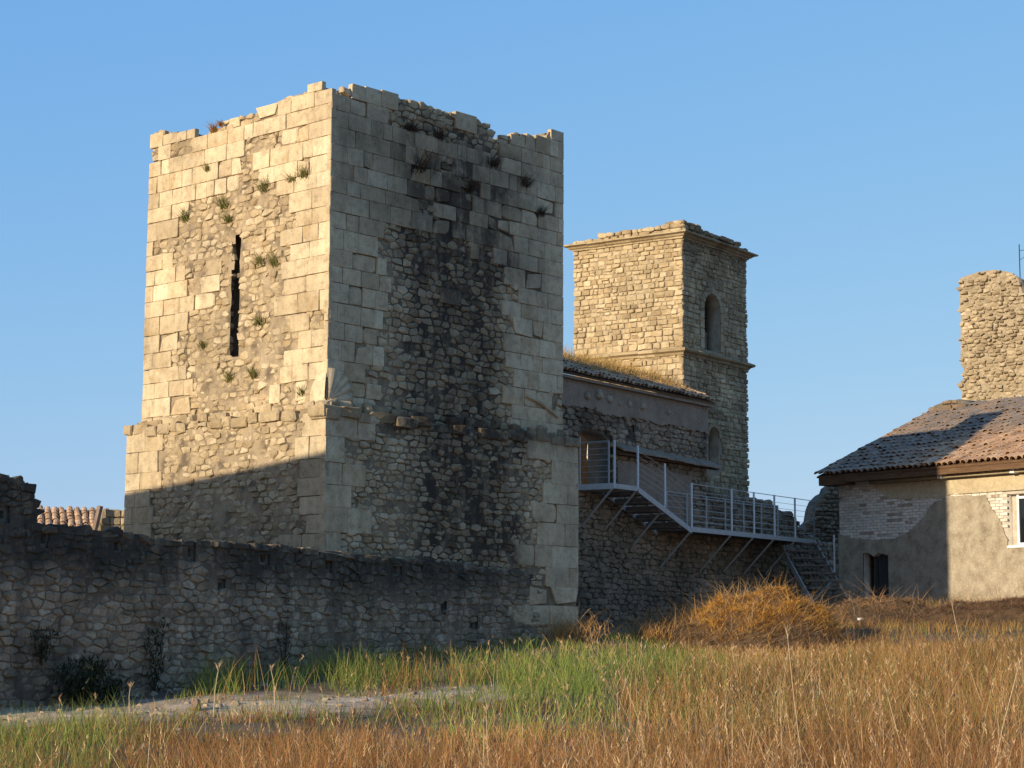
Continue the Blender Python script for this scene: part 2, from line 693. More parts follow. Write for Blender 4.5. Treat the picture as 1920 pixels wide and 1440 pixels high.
def path_dist(x, y):
    """signed: <0 inside the path"""
    best = np.full(np.shape(x), 99.0)
    for i in range(len(PATH) - 1):
        a, b = PATH[i], PATH[i + 1]
        dx, dy = b.x - a.x, b.y - a.y
        t = np.clip(((x - a.x) * dx + (y - a.y) * dy) / (dx * dx + dy * dy), 0, 1)
        d = np.hypot(x - a.x - t * dx, y - a.y - t * dy) - (PW[i] + (PW[i + 1] - PW[i]) * t)
        best = np.minimum(best, d)
    return best


sd = np.clip(1.0 - path_dist(V[:, 0], V[:, 1]) / 1.5, 0, 1)
ga = ground.data.attributes.new('sand', 'FLOAT', 'POINT')
ga.data.foreach_set('value', sd.astype(np.float32))
g_ = NG(m_soil.node_tree)
p_ = m_soil.node_tree.nodes['Principled BSDF']
old_ = p_.inputs['Base Color'].links[0].from_socket
at_ = g_.n('ShaderNodeAttribute', attribute_name='sand')
ps_ = g_.n('ShaderNodeNewGeometry').outputs['Position']
nf_ = g_.noise(ps_, 2.2, 8, .7)
mf_ = g_.ramp(g_.math('ADD', g_.math('MULTIPLY', at_.outputs['Fac'], .55), nf_), [(.62, 0.0), (.86, 1.0)])
sc_ = g_.ramp(g_.noise(ps_, 3.0, 8, .7), [(.3, (.30, .21, .14)), (.7, (.50, .375, .26))])
g_.l(g_.mix(mf_, old_, sc_), p_.inputs['Base Color'])

pv, pf = [], []
NS, NA = 90, 9
for i in range(NS + 1):
    s = i / NS * (len(PATH) - 1)
    k = min(int(s), len(PATH) - 2)
    f = s - k
    c = PATH[k].lerp(PATH[k + 1], f)
    wd = PW[k] + (PW[k + 1] - PW[k]) * f
    d = (PATH[k + 1] - PATH[k]).normalized()
    nn = Vector((-d.y, d.x, 0))
    for j in range(NA):
        a = (j / (NA - 1) * 2 - 1) * wd * (1 + .55 * nz(i * .33, j > 4, 1, 3) + .25 * nz(i * 1.1, j > 4, 1, 8))
        x, y = c.x + nn.x * a, c.y + nn.y * a
        edge = abs(j / (NA - 1) * 2 - 1) > .99
        pv.append((x, y, float(gh(x, y)) + (.015 - (.06 if edge else 0)) + .02 * nz(x, y, 3)))
for i in range(NS):
    for j in range(NA - 1):
        a = i * NA + j
        pf.append((a, a + 1, a + NA + 1, a + NA))
m_sand = noise_mat('sandy_path', (.33, .23, .15), (.50, .37, .25), 2.4, .9, third=(.58, .45, .32), detail=9)
link('path', mesh_from('path', pv, pf, smooth=True), m_sand, kind='structure')

# ------------------------------------------------------------------ castle tower
AT, TK = 41.5, .86          # TK: metres per tower unit
dT, nR = dirv(AT) * TK, nrm(AT) * TK
nL = -dT
lT = -nR
Zt = Z * TK
d0 = ray(612, 750)
C = d0 * (41.3 * TK / d0.y)
C.z = 0
Cp = C + (nR + nL) * .28
RU, LU = Face(C, dT, nR, TK), Face(C, lT, nL, TK)
RP, LP = Face(Cp, dT, nR, TK), Face(Cp, lT, nL, TK)
URU, ULU, URP, ULP = 7.88, 6.34, 8.42, 6.80
ZL = 4.78          # underside of the upper shaft (string course)
tower = thing('castle_tower', 'massive square limestone tower with battered foot, tall arrow slit and dark stained shaded side', 'tower', Cp + Z * .2)

lu_top = [LU.uv(*p) for p in ((283, 246), (311, 237), (313, 251), (363, 241), (366, 249), (387, 247), (388, 240), (416, 229), (448, 219), (480, 206), (511, 194), (524, 191), (525, 179), (600, 153), (602, 171), (622, 167))]
ru_top = [RU.uv(*p) for p in ((622.5, 168.6), (655, 174), (655, 156), (699, 165), (718, 172), (736, 174), (752, 182), (770, 184), (793, 193), (815, 197), (835, 203), (862, 210), (889, 218), (905, 228), (926, 234),
                              (927, 251), (948, 255), (952, 246), (969, 244), (970, 261), (974, 244), (1027, 256), (1029, 240), (1059, 247))]
lu_out = [(0.0, ZL - .4)] + [(max(0.0, min(u, ULU)), z) for u, z in lu_top[::-1]] + [(ULU, ZL - .4)]
ru_out = [(0.0, ZL - .4)] + [(max(0, min(u, URU)), z) for u, z in ru_top] + [(URU, ZL - .4)]


def inset(poly, lo, hi, d=.05):
    return [(min(max(u, lo + d), hi - d), z - (d if z > 6 else 0)) for u, z in poly]


# arrow slit: crooked tall hole
sl_pts = [(431, 664), (440, 661), (441, 640), (439, 622), (443, 600), (440, 580), (444, 540), (441, 515), (445, 490), (443, 470), (446, 446), (439, 444), (437, 475), (438, 500), (434, 530), (435, 560), (432, 590), (433, 620)]
slit = [LU.uv(*p) for p in sl_pts]
sc_u, sc_z = sum(p[0] for p in slit) / len(slit), sum(p[1] for p in slit) / len(slit)
splay = [(sc_u - .55, min(p[1] for p in slit) - .1), (sc_u + .55, min(p[1] for p in slit) - .1), (sc_u + .55, max(p[1] for p in slit) + .1), (sc_u - .55, max(p[1] for p in slit) + .1)]
slab('core_wall', LU, inset(lu_out, 0, ULU, .10), [splay], -.13, 1.1, m_mort, tower)
slab('core_wall', RU, inset(ru_out, 0, URU, .10), [], -.13, 1.1, m_mort, tower)
bk = MB()
B0 = C + dT * URU + lT * ULU
bk.box(C + lT * (ULU - .09) + Zt * 1 + dT * 1.2, dT * (URU - 1.3), -lT * .9, Zt * 10.3)
bk.box(C + dT * (URU - .09) + Zt * 1 + lT * 1.2, lT * (ULU - 1.3), -dT * .9, Zt * 10.6)
bk.box(C + dT * 1.0 + lT * 1.0 + Zt * 10.8, dT * (URU - 2), lT * (ULU - 2), Zt * .3)
bk.build('inner_core', m_mort, tower)
# plinth bodies
holes_lp = []
slab('plinth_wall', LP, [(.08, -1.2), (.08, ZL - .02), (ULP - .08, ZL - .02), (ULP - .08, -1.2)], [], -.13, .9, m_mort, tower)
slab('plinth_wall', RP, [(.08, -1.2), (.08, ZL + .02), (URP - .08, ZL + .02), (URP - .08, -1.2)], [], -.13, .9, m_mort, tower)
pb = MB()
pb.box(Cp + dT * .6 + lT * (ULP - .09) - Zt, dT * (URP - .8), -lT * .9, Zt * 5.7)
pb.box(Cp + lT * .6 + dT * (URP - .09) - Zt, lT * (ULP - .8), -dT * .9, Zt * 5.7)
pb.build('plinth_core', m_mort, tower)


def rowmap(blocks):
    """lookup: is (u,z) covered by one of the kept blocks"""
    R = [(min(p[0] for p in b), max(p[0] for p in b), min(p[1] for p in b), max(p[1] for p in b)) for b in blocks]
    A = np.array(R) if R else np.zeros((0, 4))

    def cov(u, z):
        if not len(A):
            return False
        return bool(((A[:, 0] <= u + .01) & (A[:, 1] >= u - .01) & (A[:, 2] <= z + .01) & (A[:, 3] >= z - .01)).any())
    return cov


def hit(p, holes):
    for h in holes:
        if any(inside(h, *q) for q in p) or any(inside(p, *q) for q in h):
            return True
        cu, cz = sum(q[0] for q in p) / len(p), sum(q[1] for q in p) / len(p)
        if inside(h, cu, cz):
            return True
        for a in range(len(p)):
            (x0, y0), (x1, y1) = p[a], p[(a + 1) % len(p)]
            if any(inside(h, x0 + (x1 - x0) * f, y0 + (y1 - y0) * f) for f in (.25, .5, .75)):
                return True
    return False


def mortar_bed(face, outline, holes, ub, zb, w, stainf, mat, parent, cell=.10, amp=.03):
    """uneven mortar between the stones, stained as the stones are, plus any painted-in pit dark"""
    nu, nzz = int((ub[1] - ub[0]) / cell), int((zb[1] - zb[0]) / cell)
    idx, V, F, Cc = {}, [], [], []

    def vid(i, j):
        if (i, j) not in idx:
            u, z = ub[0] + i * (ub[1] - ub[0]) / nu, zb[0] + j * (zb[1] - zb[0]) / nzz
            idx[i, j] = len(V)
            V.append(tuple(face.P(u, z, w + amp * 1.5 * fbm(u, z, 1.7, 77) + amp * .5 * nz(u, z, 7, 5))))
            Cc.append((.5 + .5 * nz(u, z, 2, 3), min(1, max(0, stainf(u, z))), 0, 1))
        return idx[i, j]
    for j in range(nzz):
        for i in range(nu):
            q = [(ub[0] + (i + a) * (ub[1] - ub[0]) / nu, zb[0] + (j + b) * (zb[1] - zb[0]) / nzz) for a, b in ((0, 0), (1, 0), (1, 1), (0, 1))]
            if not all(inside(outline, u, z) for u, z in q) or hit(q, holes):
                continue
            f = (vid(i, j), vid(i + 1, j), vid(i + 1, j + 1), vid(i, j + 1))
            F.append(f[::-1] if face.flip else f)
    link('mortar_bed', mesh_from('mortar_bed', V, F, Cc, smooth=True), mat, parent)


def masonry(face, outline, holes, ub, zb, ashmask, ash=((.33, .45), (.28, .80)), rub=(.28, .16), stainf=None, lichf=None, rw=-.028, rubmask=None, ajit=.006, seed=0, topfree=None):
    """facing blocks where the mask says, rubble core showing elsewhere"""
    rnd = random.Random(seed)
    A, Rb = [], []
    keep = []
    for b in coursed(ub[0], ub[1], zb[0], zb[1], ash[0], ash[1], jit=ajit, rnd=rnd):
        cu, cz = sum(p[0] for p in b) / 4, sum(p[1] for p in b) / 4
        if not inside(outline, cu, cz) or hit(b, holes):
            continue
        if not ashmask(cu, cz, rnd):
            continue
        top = max(p[1] for p in b)
        # trim to outline top
        if not inside(outline, cu, top - .03):
            while top > cz + .05 and not inside(outline, cu, top - .02):
                top -= .03
            b = [b[0], b[1], (b[2][0], top), (b[3][0], top)]
        keep.append(b)
    cov = rowmap(keep)
    for b in keep:
        cu, cz = sum(p[0] for p in b) / 4, sum(p[1] for p in b) / 4
        er = rnd.random() * 2 if ub[0] + .5 < cu < ub[1] - .5 else 1
        wfj = rnd.uniform(-.008, .008) - (.03 * rnd.random() if er < .18 else 0)
        tint = min(1, max(0, rnd.gauss(.52, .24)))
        lic = lichf(cu, cz, rnd) if lichf else (rnd.random() ** 3) * .5
        if rnd.random() < .09 and ub[0] + .5 < cu < ub[1] - .5:                      # a knocked-off corner
            b = list(b)
            for _ in range(rnd.choice((1, 1, 2))):
                q_ = rnd.randrange(4)
                b[q_] = (b[q_][0] + (cu - b[q_][0]) * rnd.uniform(.12, .5), b[q_][1] + (cz - b[q_][1]) * rnd.uniform(.12, .5))
        ks = rnd.uniform(.45, 1.15)
        sf_ = (lambda a, c, k=ks: stainf(a, c) * k) if stainf else None
        A.append(stone(face, b, wfj, (tint, 0, lic), gap=rnd.uniform(.005, .012) + (.014 if er < .18 else 0), depth=.13, bev=.009 + (.016 if er < .18 else 0), bulge=.004,
                       tilt=.008, cham=.06 + (.35 if er < .18 else 0), rough=.006, rnd=rnd, stainf=sf_))
    for p in voronoi(ub[0] - .1, ub[1] + .1, zb[0], zb[1] + .1, rub[0], rub[1], rnd=rnd):
        p = [(min(max(a, ub[0]), ub[1]), b) for a, b in p]
        cu, cz = sum(q[0] for q in p) / len(p), sum(q[1] for q in p) / len(p)
        if not inside(outline, cu, cz) or hit(p, holes):
            continue
        if rubmask and not rubmask(cu, cz):
            continue
        if cov(cu, cz) and all(cov(*q) for q in p):
            continue
        mz = max(q[1] for q in p)
        if not inside(outline, cu, mz - (.06 if topfree and topfree[0] < cu < topfree[1] else .0)) and mz > 10:
            continue
        ks = rnd.uniform(.45, 1.1)
        sf_ = (lambda a, c, k=ks: stainf(a, c) * k) if stainf else None
        tint = min(1, max(0, rnd.gauss(.48, .27)))
        lic = lichf(cu, cz, rnd) if lichf else (rnd.random() ** 3) * .6
        Rb.append(stone(face, p, rw + rnd.uniform(-.035, .022), (tint, 0, lic), gap=rnd.uniform(.008, .028), depth=.16, bev=.02, bulge=rnd.uniform(-.005, .02), tilt=.12, cham=.45,
                        rough=.014, rnd=rnd, stainf=sf_))
    return A, Rb


def lu_stain(u, z):
    return .10 + .25 * max(0, fbm(u, z, .9, 3)) + .25 * sst(.3, .0, abs(u - 3.2) * .3 + abs(z - 10.2) * .2) * max(0, fbm(u, z, 1.5, 8) + .3)


def lu_ash(u, z, r):
    n = fbm(u, z, .8, 1) * .9
    if z > 10.35 + n * .6:
        return r.random() > .03
    if u > 4.9 + n * 1.2 - .25 * (z < 6.4):
        return r.random() > .03
    if u < .45 and 6.1 < z < 9.3 and r.random() < .28:
        return False
    if u < 1.3 + n * .9 - .35 * sst(6.5, 5.5, z) + .35 * sst(8.5, 10, z):
        return True
    return r.random() < .07


def ru_stain(u, z):
    n = fbm(u, z, .7, 4) + .55 * fbm(u, z, 2.3, 14)
    s = 1.25 * math.exp(-((u - 4.0 - .45 * n) / 1.65) ** 4) * sst(12.6, 10.4, z)
    s += .5 * sst(9.0, 9.9, z) * sst(12.0, 11.1, z) * sst(-.2, .7, u) * sst(7.9, 6.6, u)
    s += .7 * sst(8.1, 8.9, z) * sst(9.9, 9.2, z) * sst(1.4, 2.6, u) * sst(7.6, 6.6, u)
    s = s * (.8 + .7 * n) + .05 + .5 * max(0, n - .15)
    return max(0, min(.97, s))


def ru_ash(u, z, r):
    n = fbm(u, z, .8, 2)
    if z > 9.25 - .25 * (u > 4) + n * .35 and not (1.9 < u < 5.4 and z > 11.55):
        return r.random() > .03
    if u < .45 and 6.1 < z < 9.3 and r.random() < .22:
        return False
    if u < 1.85 + n * .8 - .25 * (z < 6):
        return True
    if u > 5.95 + n * .8:
        return r.random() > .05
    return r.random() < .05


rl = lambda u, z: not (0 <= u < .62 and z < 5.80)
A1, R1 = masonry(LU, lu_out, [slit], (0, ULU), (ZL - .02, 12.3), lambda u, z, r: lu_ash(u, z, r) and rl(u, z + .1), stainf=lu_stain, seed=1, topfree=(1.9, 4.0), rub=(.25, .145))
A2, R2 = masonry(RU, ru_out, [], (0, URU), (ZL - .02, 12.65), lambda u, z, r: ru_ash(u, z, r) and rl(u, z + .1), stainf=ru_stain, seed=2, topfree=(1.6, 5.3), rub=(.27, .155))


def lp_stain(u, z):
    return .14 + .3 * max(0, fbm(u, z, .9, 13)) + .25 * sst(2.9, 2.0, z)


def rp_stain(u, z):
    n = fbm(u, z, .7, 24) + .55 * fbm(u, z, 2.3, 34)
    s = 1.25 * math.exp(-((u - 4.5 - .5 * n) / 1.6) ** 4) * sst(.6, 2.6, z) + .55 * sst(4.2, 4.8, z) * sst(1.0, 2.5, u)
    s = s * (.8 + .7 * n) + .08 + .5 * max(0, n - .1)
    return max(0, min(.97, s))


def lp_ash(u, z, r):
    n = fbm(u, z, .9, 31)
    if u < .95 + n * .7 + .25 * math.sin(z * 7):
        return True
    return u > 5.75 + n * .5


def rp_ash(u, z, r):
    n = fbm(u, z, .9, 32)
    if u < .95 + n * .4 + .35 * math.sin(z * 6):
        return True
    return u > 6.75 + n * .5 + .5 * math.sin(z * 5 + 1) + .3 * (z > 3)


lp_out = [(0, -1.0), (0, ZL), (ULP, ZL), (ULP, -1.0)]
rp_out = [(0, -1.0), (0, ZL + .02), (URP, ZL + .02), (URP, -1.0)]
RL = 1.3
A3, R3 = masonry(LP, lp_out, [], (0, ULP), (1.35, ZL), lp_ash, ash=((.38, .50), (.4, .9)), stainf=lp_stain, seed=3, rub=(.27, .14))
A4, R4 = masonry(RP, rp_out, [], (0, URP), (-.1, ZL + .02), rp_ash, ash=((.42, .58), (.5, 1.0)), stainf=rp_stain, seed=4, rub=(.26, .135),
                 rubmask=lambda u, z: True)
mortar_bed(LU, inset(lu_out, 0, ULU, .04), [slit], (.04, ULU - .04), (ZL - .1, 12.3), -.048, lambda u, z: lu_stain(u, z) + .6 * sst(.12, .42, fbm(u, z, 2.6, 61) + .12), m_bed, tower)  # extra bed stain paints in the dark of deep joint pits
mortar_bed(RU, inset(ru_out, 0, URU, .04), [], (.04, URU - .04), (ZL - .1, 12.65), -.052, lambda u, z: .30 + 1.1 * ru_stain(u, z) + .4 * fbm(u, z, 2.6, 62), m_bed, tower)
mortar_bed(LP, lp_out, [], (.04, ULP - .04), (.9, ZL), -.048, lambda u, z: lp_stain(u, z) + .6 * sst(.12, .42, fbm(u, z, 2.6, 63) + .12), m_bed, tower)  # pit dark painted into the bed here too
mortar_bed(RP, rp_out, [], (.04, URP - .04), (-.3, ZL), -.052, lambda u, z: .30 + 1.1 * rp_stain(u, z) + .4 * fbm(u, z, 2.6, 64), m_bed, tower)
lay(tower, 'ashlar_block', A1 + A2 + A3 + A4, m_ash, 298, 'ashlar_blocks')
lay(tower, 'rubble_stone', R1 + R2 + R3 + R4, m_rub, 298, 'rubble_stones')

# string course between foot and shaft: broken, sloping stones
rs = random.Random(5)
SCS = []
for face, U, sf in ((LP, ULP, lp_stain), (RP, URP, rp_stain)):
    u = -.05
    while u < U:
        ww = rs.uniform(.25, .75)
        zz = ZL + rs.uniform(-.05, .05)
        gone = rs.random() < (.3 if face is LP else .22)
        pr = rs.uniform(-.12, -.04) if gone else rs.uniform(.0, .09)
        SCS.append(stone(face, [(u, zz - .13), (min(u + ww, U + .05), zz - .13), (min(u + ww, U + .05), zz + .11), (u, zz + .11)], pr, (rs.gauss(.5, .25), 0, .25),
                         gap=.015, depth=.42, bev=.025, bulge=.01, tilt=.10, cham=.25, rough=.018, rnd=rs, stainf=lambda a, b, s=sf: min(1, s(a, b) + .1)))
        u += ww
lay(tower, 'string_course_stone', SCS, m_rub, 60)

# sloping top of the foot behind the string course: rough stones leaning back
OFS = []
for face, U, sf in ((LP, ULP, lp_stain), (RP, URP, rp_stain)):
    u = .05
    while u < U - .1:
        ww = rs.uniform(.25, .6)
        if rs.random() > .12:
            OFS.append(stone(face, [(u, ZL + .05), (min(u + ww, U - .05), ZL + .05), (min(u + ww, U - .15), ZL + rs.uniform(.22, .36)), (u + .02, ZL + rs.uniform(.22, .36))], -.17 + rs.uniform(-.05, .05), (rs.random(), 0, .2), gap=.025, depth=.42, bev=.05,
                             bulge=.02, tilt=.22, cham=.35, rough=.02, rnd=rs, stainf=sf))
        u += ww
lay(tower, 'offset_stone', OFS, m_rub, 60)

# carved scallop on the corner: a fan on each side
for face, nm, ribs in ((RU, 'carved_scallop', 5), (LU, 'carved_fan', 0)):
    fv, ff = [], []
    n = 20
    R0 = .72 if ribs else .60
    Wd = .70 if ribs else .50
    zc = 5.04
    fv.append(tuple(face.P(.005, zc, .0)))
    for rr in (.12, .35, .62, .85, 1.0):
        for k in range(n + 1):
            a = math.pi / 2 * k / n
            rib = .06 * abs(math.sin(a * 2 * 5)) if ribs else 0
            u, z = Wd * rr * math.sin(a) ** .8 + .005, zc + R0 * rr * math.cos(a) ** .85
            fv.append(tuple(face.P(u, z, .02 + .035 * (1 - rr * rr) + rib * rr)))
    for k in range(n + 1):
        a = math.pi / 2 * k / n
        fv.append(tuple(face.P(Wd * math.sin(a) ** .8 + .005, zc + R0 * math.cos(a) ** .85, -.12)))
    for k in range(n):
        ff.append((0, 1 + k, 2 + k))
        for r_ in range(5):
            a = 1 + r_ * (n + 1) + k
            ff.append((a, a + n + 1, a + n + 2, a + 1))
    if face.flip:
        ff = [f[::-1] for f in ff]
    me = mesh_from(nm, fv, ff, [(1.0 if not ribs else .75, .1, 0, 1)] * len(fv))
    bm = bmesh.new(); bm.from_mesh(me); bmesh.ops.recalc_face_normals(bm, faces=bm.faces); bm.to_mesh(me); bm.free()
    link(nm, me, m_ash, tower)
# spandrel block behind the fan
for face in (RU, LU):
    st_ = stone(face, [(0, 5.02), (.78, 5.02), (.78, 5.86), (0, 5.86)], -.02, (.4, 0, .2), gap=.012, depth=.13, bev=.012, bulge=0, tilt=0, stainf=lambda a, b: .3)
    link('spandrel_block', mesh_from('spandrel_block', *st_[:3]), m_ash, tower)
# slanted moulding ridge low on the shaded side
a_, b_ = RU.uv(985, 742), RU.uv(1045, 782)
MB().tube([RU.P(a_[0], a_[1], .01), RU.P((a_[0] + b_[0]) / 2, (a_[1] + b_[1]) / 2 + .06, .02), RU.P(b_[0], b_[1], .01)], .05, 6, .035).build('sloped_moulding', m_ash, tower)

# ------------------------------------------------------------------ rampart
re_ = RP.uv(1005, 1075)
RE = RP.P(re_[0], 0, 0)
Q1 = ray(600, 1027)
Q1 = Q1 * (40.3 * TK / Q1.y)
v_ = RE - Q1
AR = math.degrees(math.atan2(v_.x, v_.y))
RW = Face(RE, -dirv(AR), nrm(AR), TK)          # u runs from the tower towards the left
rampart = thing('rampart_wall', 'long dark lichen-streaked rubble rampart running along the foot of the big tower', 'wall', RW.P(7, -.8))
rt = [(1005, 1076), (960, 1070), (900, 1062), (840, 1056), (780, 1050), (730, 1044), (690, 1041), (640, 1034), (600, 1031), (560, 1027), (520, 1022), (470, 1019), (400, 1014), (340, 1012), (290, 1010), (262, 1001),
      (230, 997), (170, 993), (110, 986), (76, 983), (76, 955), (68, 938), (72, 915), (55, 902), (30, 897), (10, 892), (-60, 900), (-200, 880)]
rtop = [RW.uv(*p) for p in rt]
UE = rtop[-1][0] + 5
rw_out = [(-.1, -1.5)] + [(-.1, rtop[0][1])] + rtop + [(UE, rtop[-1][1]), (UE, -2.5)]
putlog = []
rs = random.Random(6)
for px, py in ((87, 1010), (226, 1025), (362, 1036), (500, 1047), (621, 1060), (748, 1069), (835, 1138), (9, 964), (418, 1100), (890, 1170)):
    u, z = RW.uv(px, py)
    a, b = rs.uniform(.055, .085), rs.uniform(.06, .09)
    putlog.append([(u - a, z - b), (u + a, z - b * rs.uniform(.7, 1.2)), (u + a * rs.uniform(.7, 1.1), z + b), (u - a, z + b)])
slab('wall_core', RW, [(u, z - .05) if z > 0 else (u, z) for u, z in rw_out], putlog, -.11, .9, m_mortd, rampart)


def rw_stain(u, z):
    n = fbm(u, z * .5, .7, 40)
    top = sst(.55, 1.65, z + .55 * fbm(u, z * .15, 1.5, 44))
    return max(0, min(.95, .85 * top + .13 + .8 * n))


mortar_bed(RW, rw_out, putlog, (0, 17.3), (-1.4, 3.2), -.042, rw_stain, m_bedr, rampart, cell=.10, amp=.024)
RS = []
rr_ = random.Random(9)
for p in voronoi(-.1, 17.5, -1.5, 3.3, .25, .135, jit=.42, wt=.6, rnd=rr_):
    cu, cz = sum(q[0] for q in p) / len(p), sum(q[1] for q in p) / len(p)
    if not inside(rw_out, cu, cz) or any(inside(h, q[0], q[1]) for h in putlog for q in p + [(cu, cz)]):
        continue
    if any(abs(h[0][0] + .07 - cu) < .13 and abs(h[0][1] + .07 - cz) < .11 for h in putlog):
        continue
    gx_ = RW.P(cu, cz)
    if cz < float(gh(gx_.x, gx_.y)) - .25:
        continue
    RS.append(stone(RW, p, rr_.uniform(-.05, .008), (min(1, max(0, rr_.gauss(.38, .2))), 0, max(0, .5 * fbm(cu, cz, .6, 50) + .25)), gap=rr_.uniform(.006, .022), depth=.16, bev=.022, bulge=rr_.uniform(-.006, .018),
                    tilt=.12, cham=.35, rough=.014, rnd=rr_, stainf=rw_stain))
lay(rampart, 'rubble_stone', RS, m_ramp, 298, 'rubble_stones')
# rough coping stones give the top an uneven edge
CS = []
for k in range(len(rtop) - 1):
    (u0, z0), (u1, z1) = rtop[k], rtop[k + 1]
    if u1 - u0 < .15:
        continue
    m = max(1, int((u1 - u0) / .38))
    for i in range(m):
        f0, f1 = i / m, (i + 1) / m
        h = rr_.uniform(.05, .12)
        za, zb = z0 + (z1 - z0) * f0, z0 + (z1 - z0) * f1
        ua, ub = u0 + (u1 - u0) * f0, u0 + (u1 - u0) * f1
        if ub > 17:
            break
        CS.append(stone(RW, [(ua, za - .14), (ub, zb - .14), (ub, zb + h - .06), (ua, za + h * .9 - .06)], rr_.uniform(-.05, .02), (rr_.random(), .9, .3), gap=.02, depth=.5, bev=.04, bulge=.0,
                        tilt=.12, cham=.6, rough=.02, rnd=rr_, stainf=lambda a, b: .8 + .3 * fbm(a, b, 1, 2)))
lay(rampart, 'coping_stone', CS, m_ramp, 100)
# white mortar lip under the tower corner
lip = MB()
u0, z0 = RW.uv(568, 1026)
u1, z1 = RW.uv(655, 1041)
lip.box(RW.P(u0, z0 - .04, -.5), RW.P(u1, z1 - .04, -.5) - RW.P(u0, z0 - .04, -.5), RW.n * .50, Z * .03)
lip.build('mortar_lip', m_mort, rampart)

# ------------------------------------------------------------------ church: nave and tower
AC = 35.0
dC, nC = dirv(AC), nrm(AC)
w0 = RP.uv(1081, 1150)
W0 = Vector((1.64, 47.23, 0))
BW = Face(W0, dC, nC)
nave = thing('church_nave', 'ruined church nave wall of dark rubble with plastered band under a tiled eave', 'church', BW.P(3, .5))
EZ = 6.38
bw_out = [(-3, -.4), (-3, EZ), (6.42, EZ - .02), (6.42, 4.02), (9.95, 3.98), (10.3, 3.86), (11.0, 3.72), (11.55, 3.66), (11.9, 3.35), (12.6, 3.1), (14.5, 2.9), (14.5, -.2)]
# doorway at the stair landing
dl, dr = BW.uv(1091, 905)[0], BW.uv(1147, 905)[0]
door = [(dl, 3.74), (dr, 3.74), (dr, 4.95), (dr - .25, 5.1), (dl + .3, 5.16), (dl, 5.0)]
wh = [BW.uv(*p) for p in ((1180, 822), (1191, 824), (1191, 806), (1180, 804))]
slab('wall_core', BW, bw_out, [door, wh], -.11, .6, m_mortd, nave)


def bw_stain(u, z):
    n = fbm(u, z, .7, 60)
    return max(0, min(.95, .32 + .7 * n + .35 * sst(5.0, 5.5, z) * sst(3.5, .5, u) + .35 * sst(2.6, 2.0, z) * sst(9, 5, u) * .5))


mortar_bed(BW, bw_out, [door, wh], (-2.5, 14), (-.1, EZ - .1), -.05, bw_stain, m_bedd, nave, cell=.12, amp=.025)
NSN = []
rn = random.Random(21)
PLZ = 5.62
for p in voronoi(-1.4, 14.3, .1, 5.75, .25, .13, jit=.4, wt=.5, rnd=rn):
    cu, cz = sum(q[0] for q in p) / len(p), sum(q[1] for q in p) / len(p)
    if not inside(bw_out, cu, cz):
        continue
    if any(inside(h, *q) for h in (door, wh) for q in p + [(cu, cz)]):
        continue
    if cu < 6.4 and cz > PLZ + .12:
        continue
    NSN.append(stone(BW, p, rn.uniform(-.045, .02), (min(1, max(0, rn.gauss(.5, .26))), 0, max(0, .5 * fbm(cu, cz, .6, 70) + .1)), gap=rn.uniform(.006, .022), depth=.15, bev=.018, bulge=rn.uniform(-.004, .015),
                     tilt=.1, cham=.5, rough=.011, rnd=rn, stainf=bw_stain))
lay(nave, 'rubble_stone', NSN, m_nave, 298, 'rubble_stones')
# plaster band under the eave, lower edge broken
pe = [(-2.9, EZ - .03), (6.38, EZ - .03)]
u = 6.38
while u > -2.9:
    pe.append((u, PLZ + .16 * fbm(u, 0, .9, 12) + rn.uniform(-.025, .025)))
    u -= rn.uniform(.05, .14)
slab('plaster_band', BW, pe, [], .03, .12, m_plastn, nave)
# rounded corbel stones left in the band
for px, py, s in ((1098, 742, .13), (1120, 740, .16), (1140, 748, .13), (1178, 758, .10), (1203, 762, .12), (1250, 772, .10), (1160, 756, .08)):
    u, z = BW.uv(px, py)
    bm = bmesh.new()
    bmesh.ops.create_icosphere(bm, subdivisions=2, radius=1)
    for v in bm.verts:
        c = v.co * (1 + .2 * noise.noise(v.co * 1.5 + Vector((px, 0, 0))))
        v.co = BW.P(u + c.x * s, z + c.z * s * .9, c.y * s * .8 + .02)
    me = bpy.data.meshes.new('corbel')
    bm.to_mesh(me)
    bm.free()
    a = me.attributes.new('sa', 'FLOAT_COLOR', 'POINT')
    a.data.foreach_set('color', np.tile([.9, .2, 0, 1], len(me.vertices)).astype(np.float32))
    link('corbel', me, m_nave, nave)
# lean-to ledge of slabs across the wall
la, lb = BW.uv(1150, 848), BW.uv(1338, 884)
LSL = []
u = la[0]
while u < lb[0]:
    ww = rn.uniform(.35, .7)
    u2 = min(u + ww, lb[0])
    z = la[1] + (lb[1] - la[1]) * (u - la[0]) / (lb[0] - la[0])
    mb = MB()
    mb.box(BW.P(u, z + .02 + rn.uniform(-.01, .01), .30), dC * (u2 - u - .015), -nC * .38 + Z * .20, Z * .06)
    mb.build('ledge_slab', m_plastn, nave, bevel=.008)
    u = u2
MB().box(BW.P(la[0], la[1] - .06, .0), dC * (lb[0] - la[0]), nC * .2, Z * .05).build('ledge_shade_strip', m_wood, nave)  # dark strip added to draw the shadow line under the ledge
# smooth rendered panel under the ledge
pl = [BW.uv(*p) for p in ((1158, 862), (1296, 893), (1296, 985), (1230, 972), (1200, 925), (1158, 905))]
slab('rendered_panel', BW, pl, [], .02, .1, m_plastn, nave)
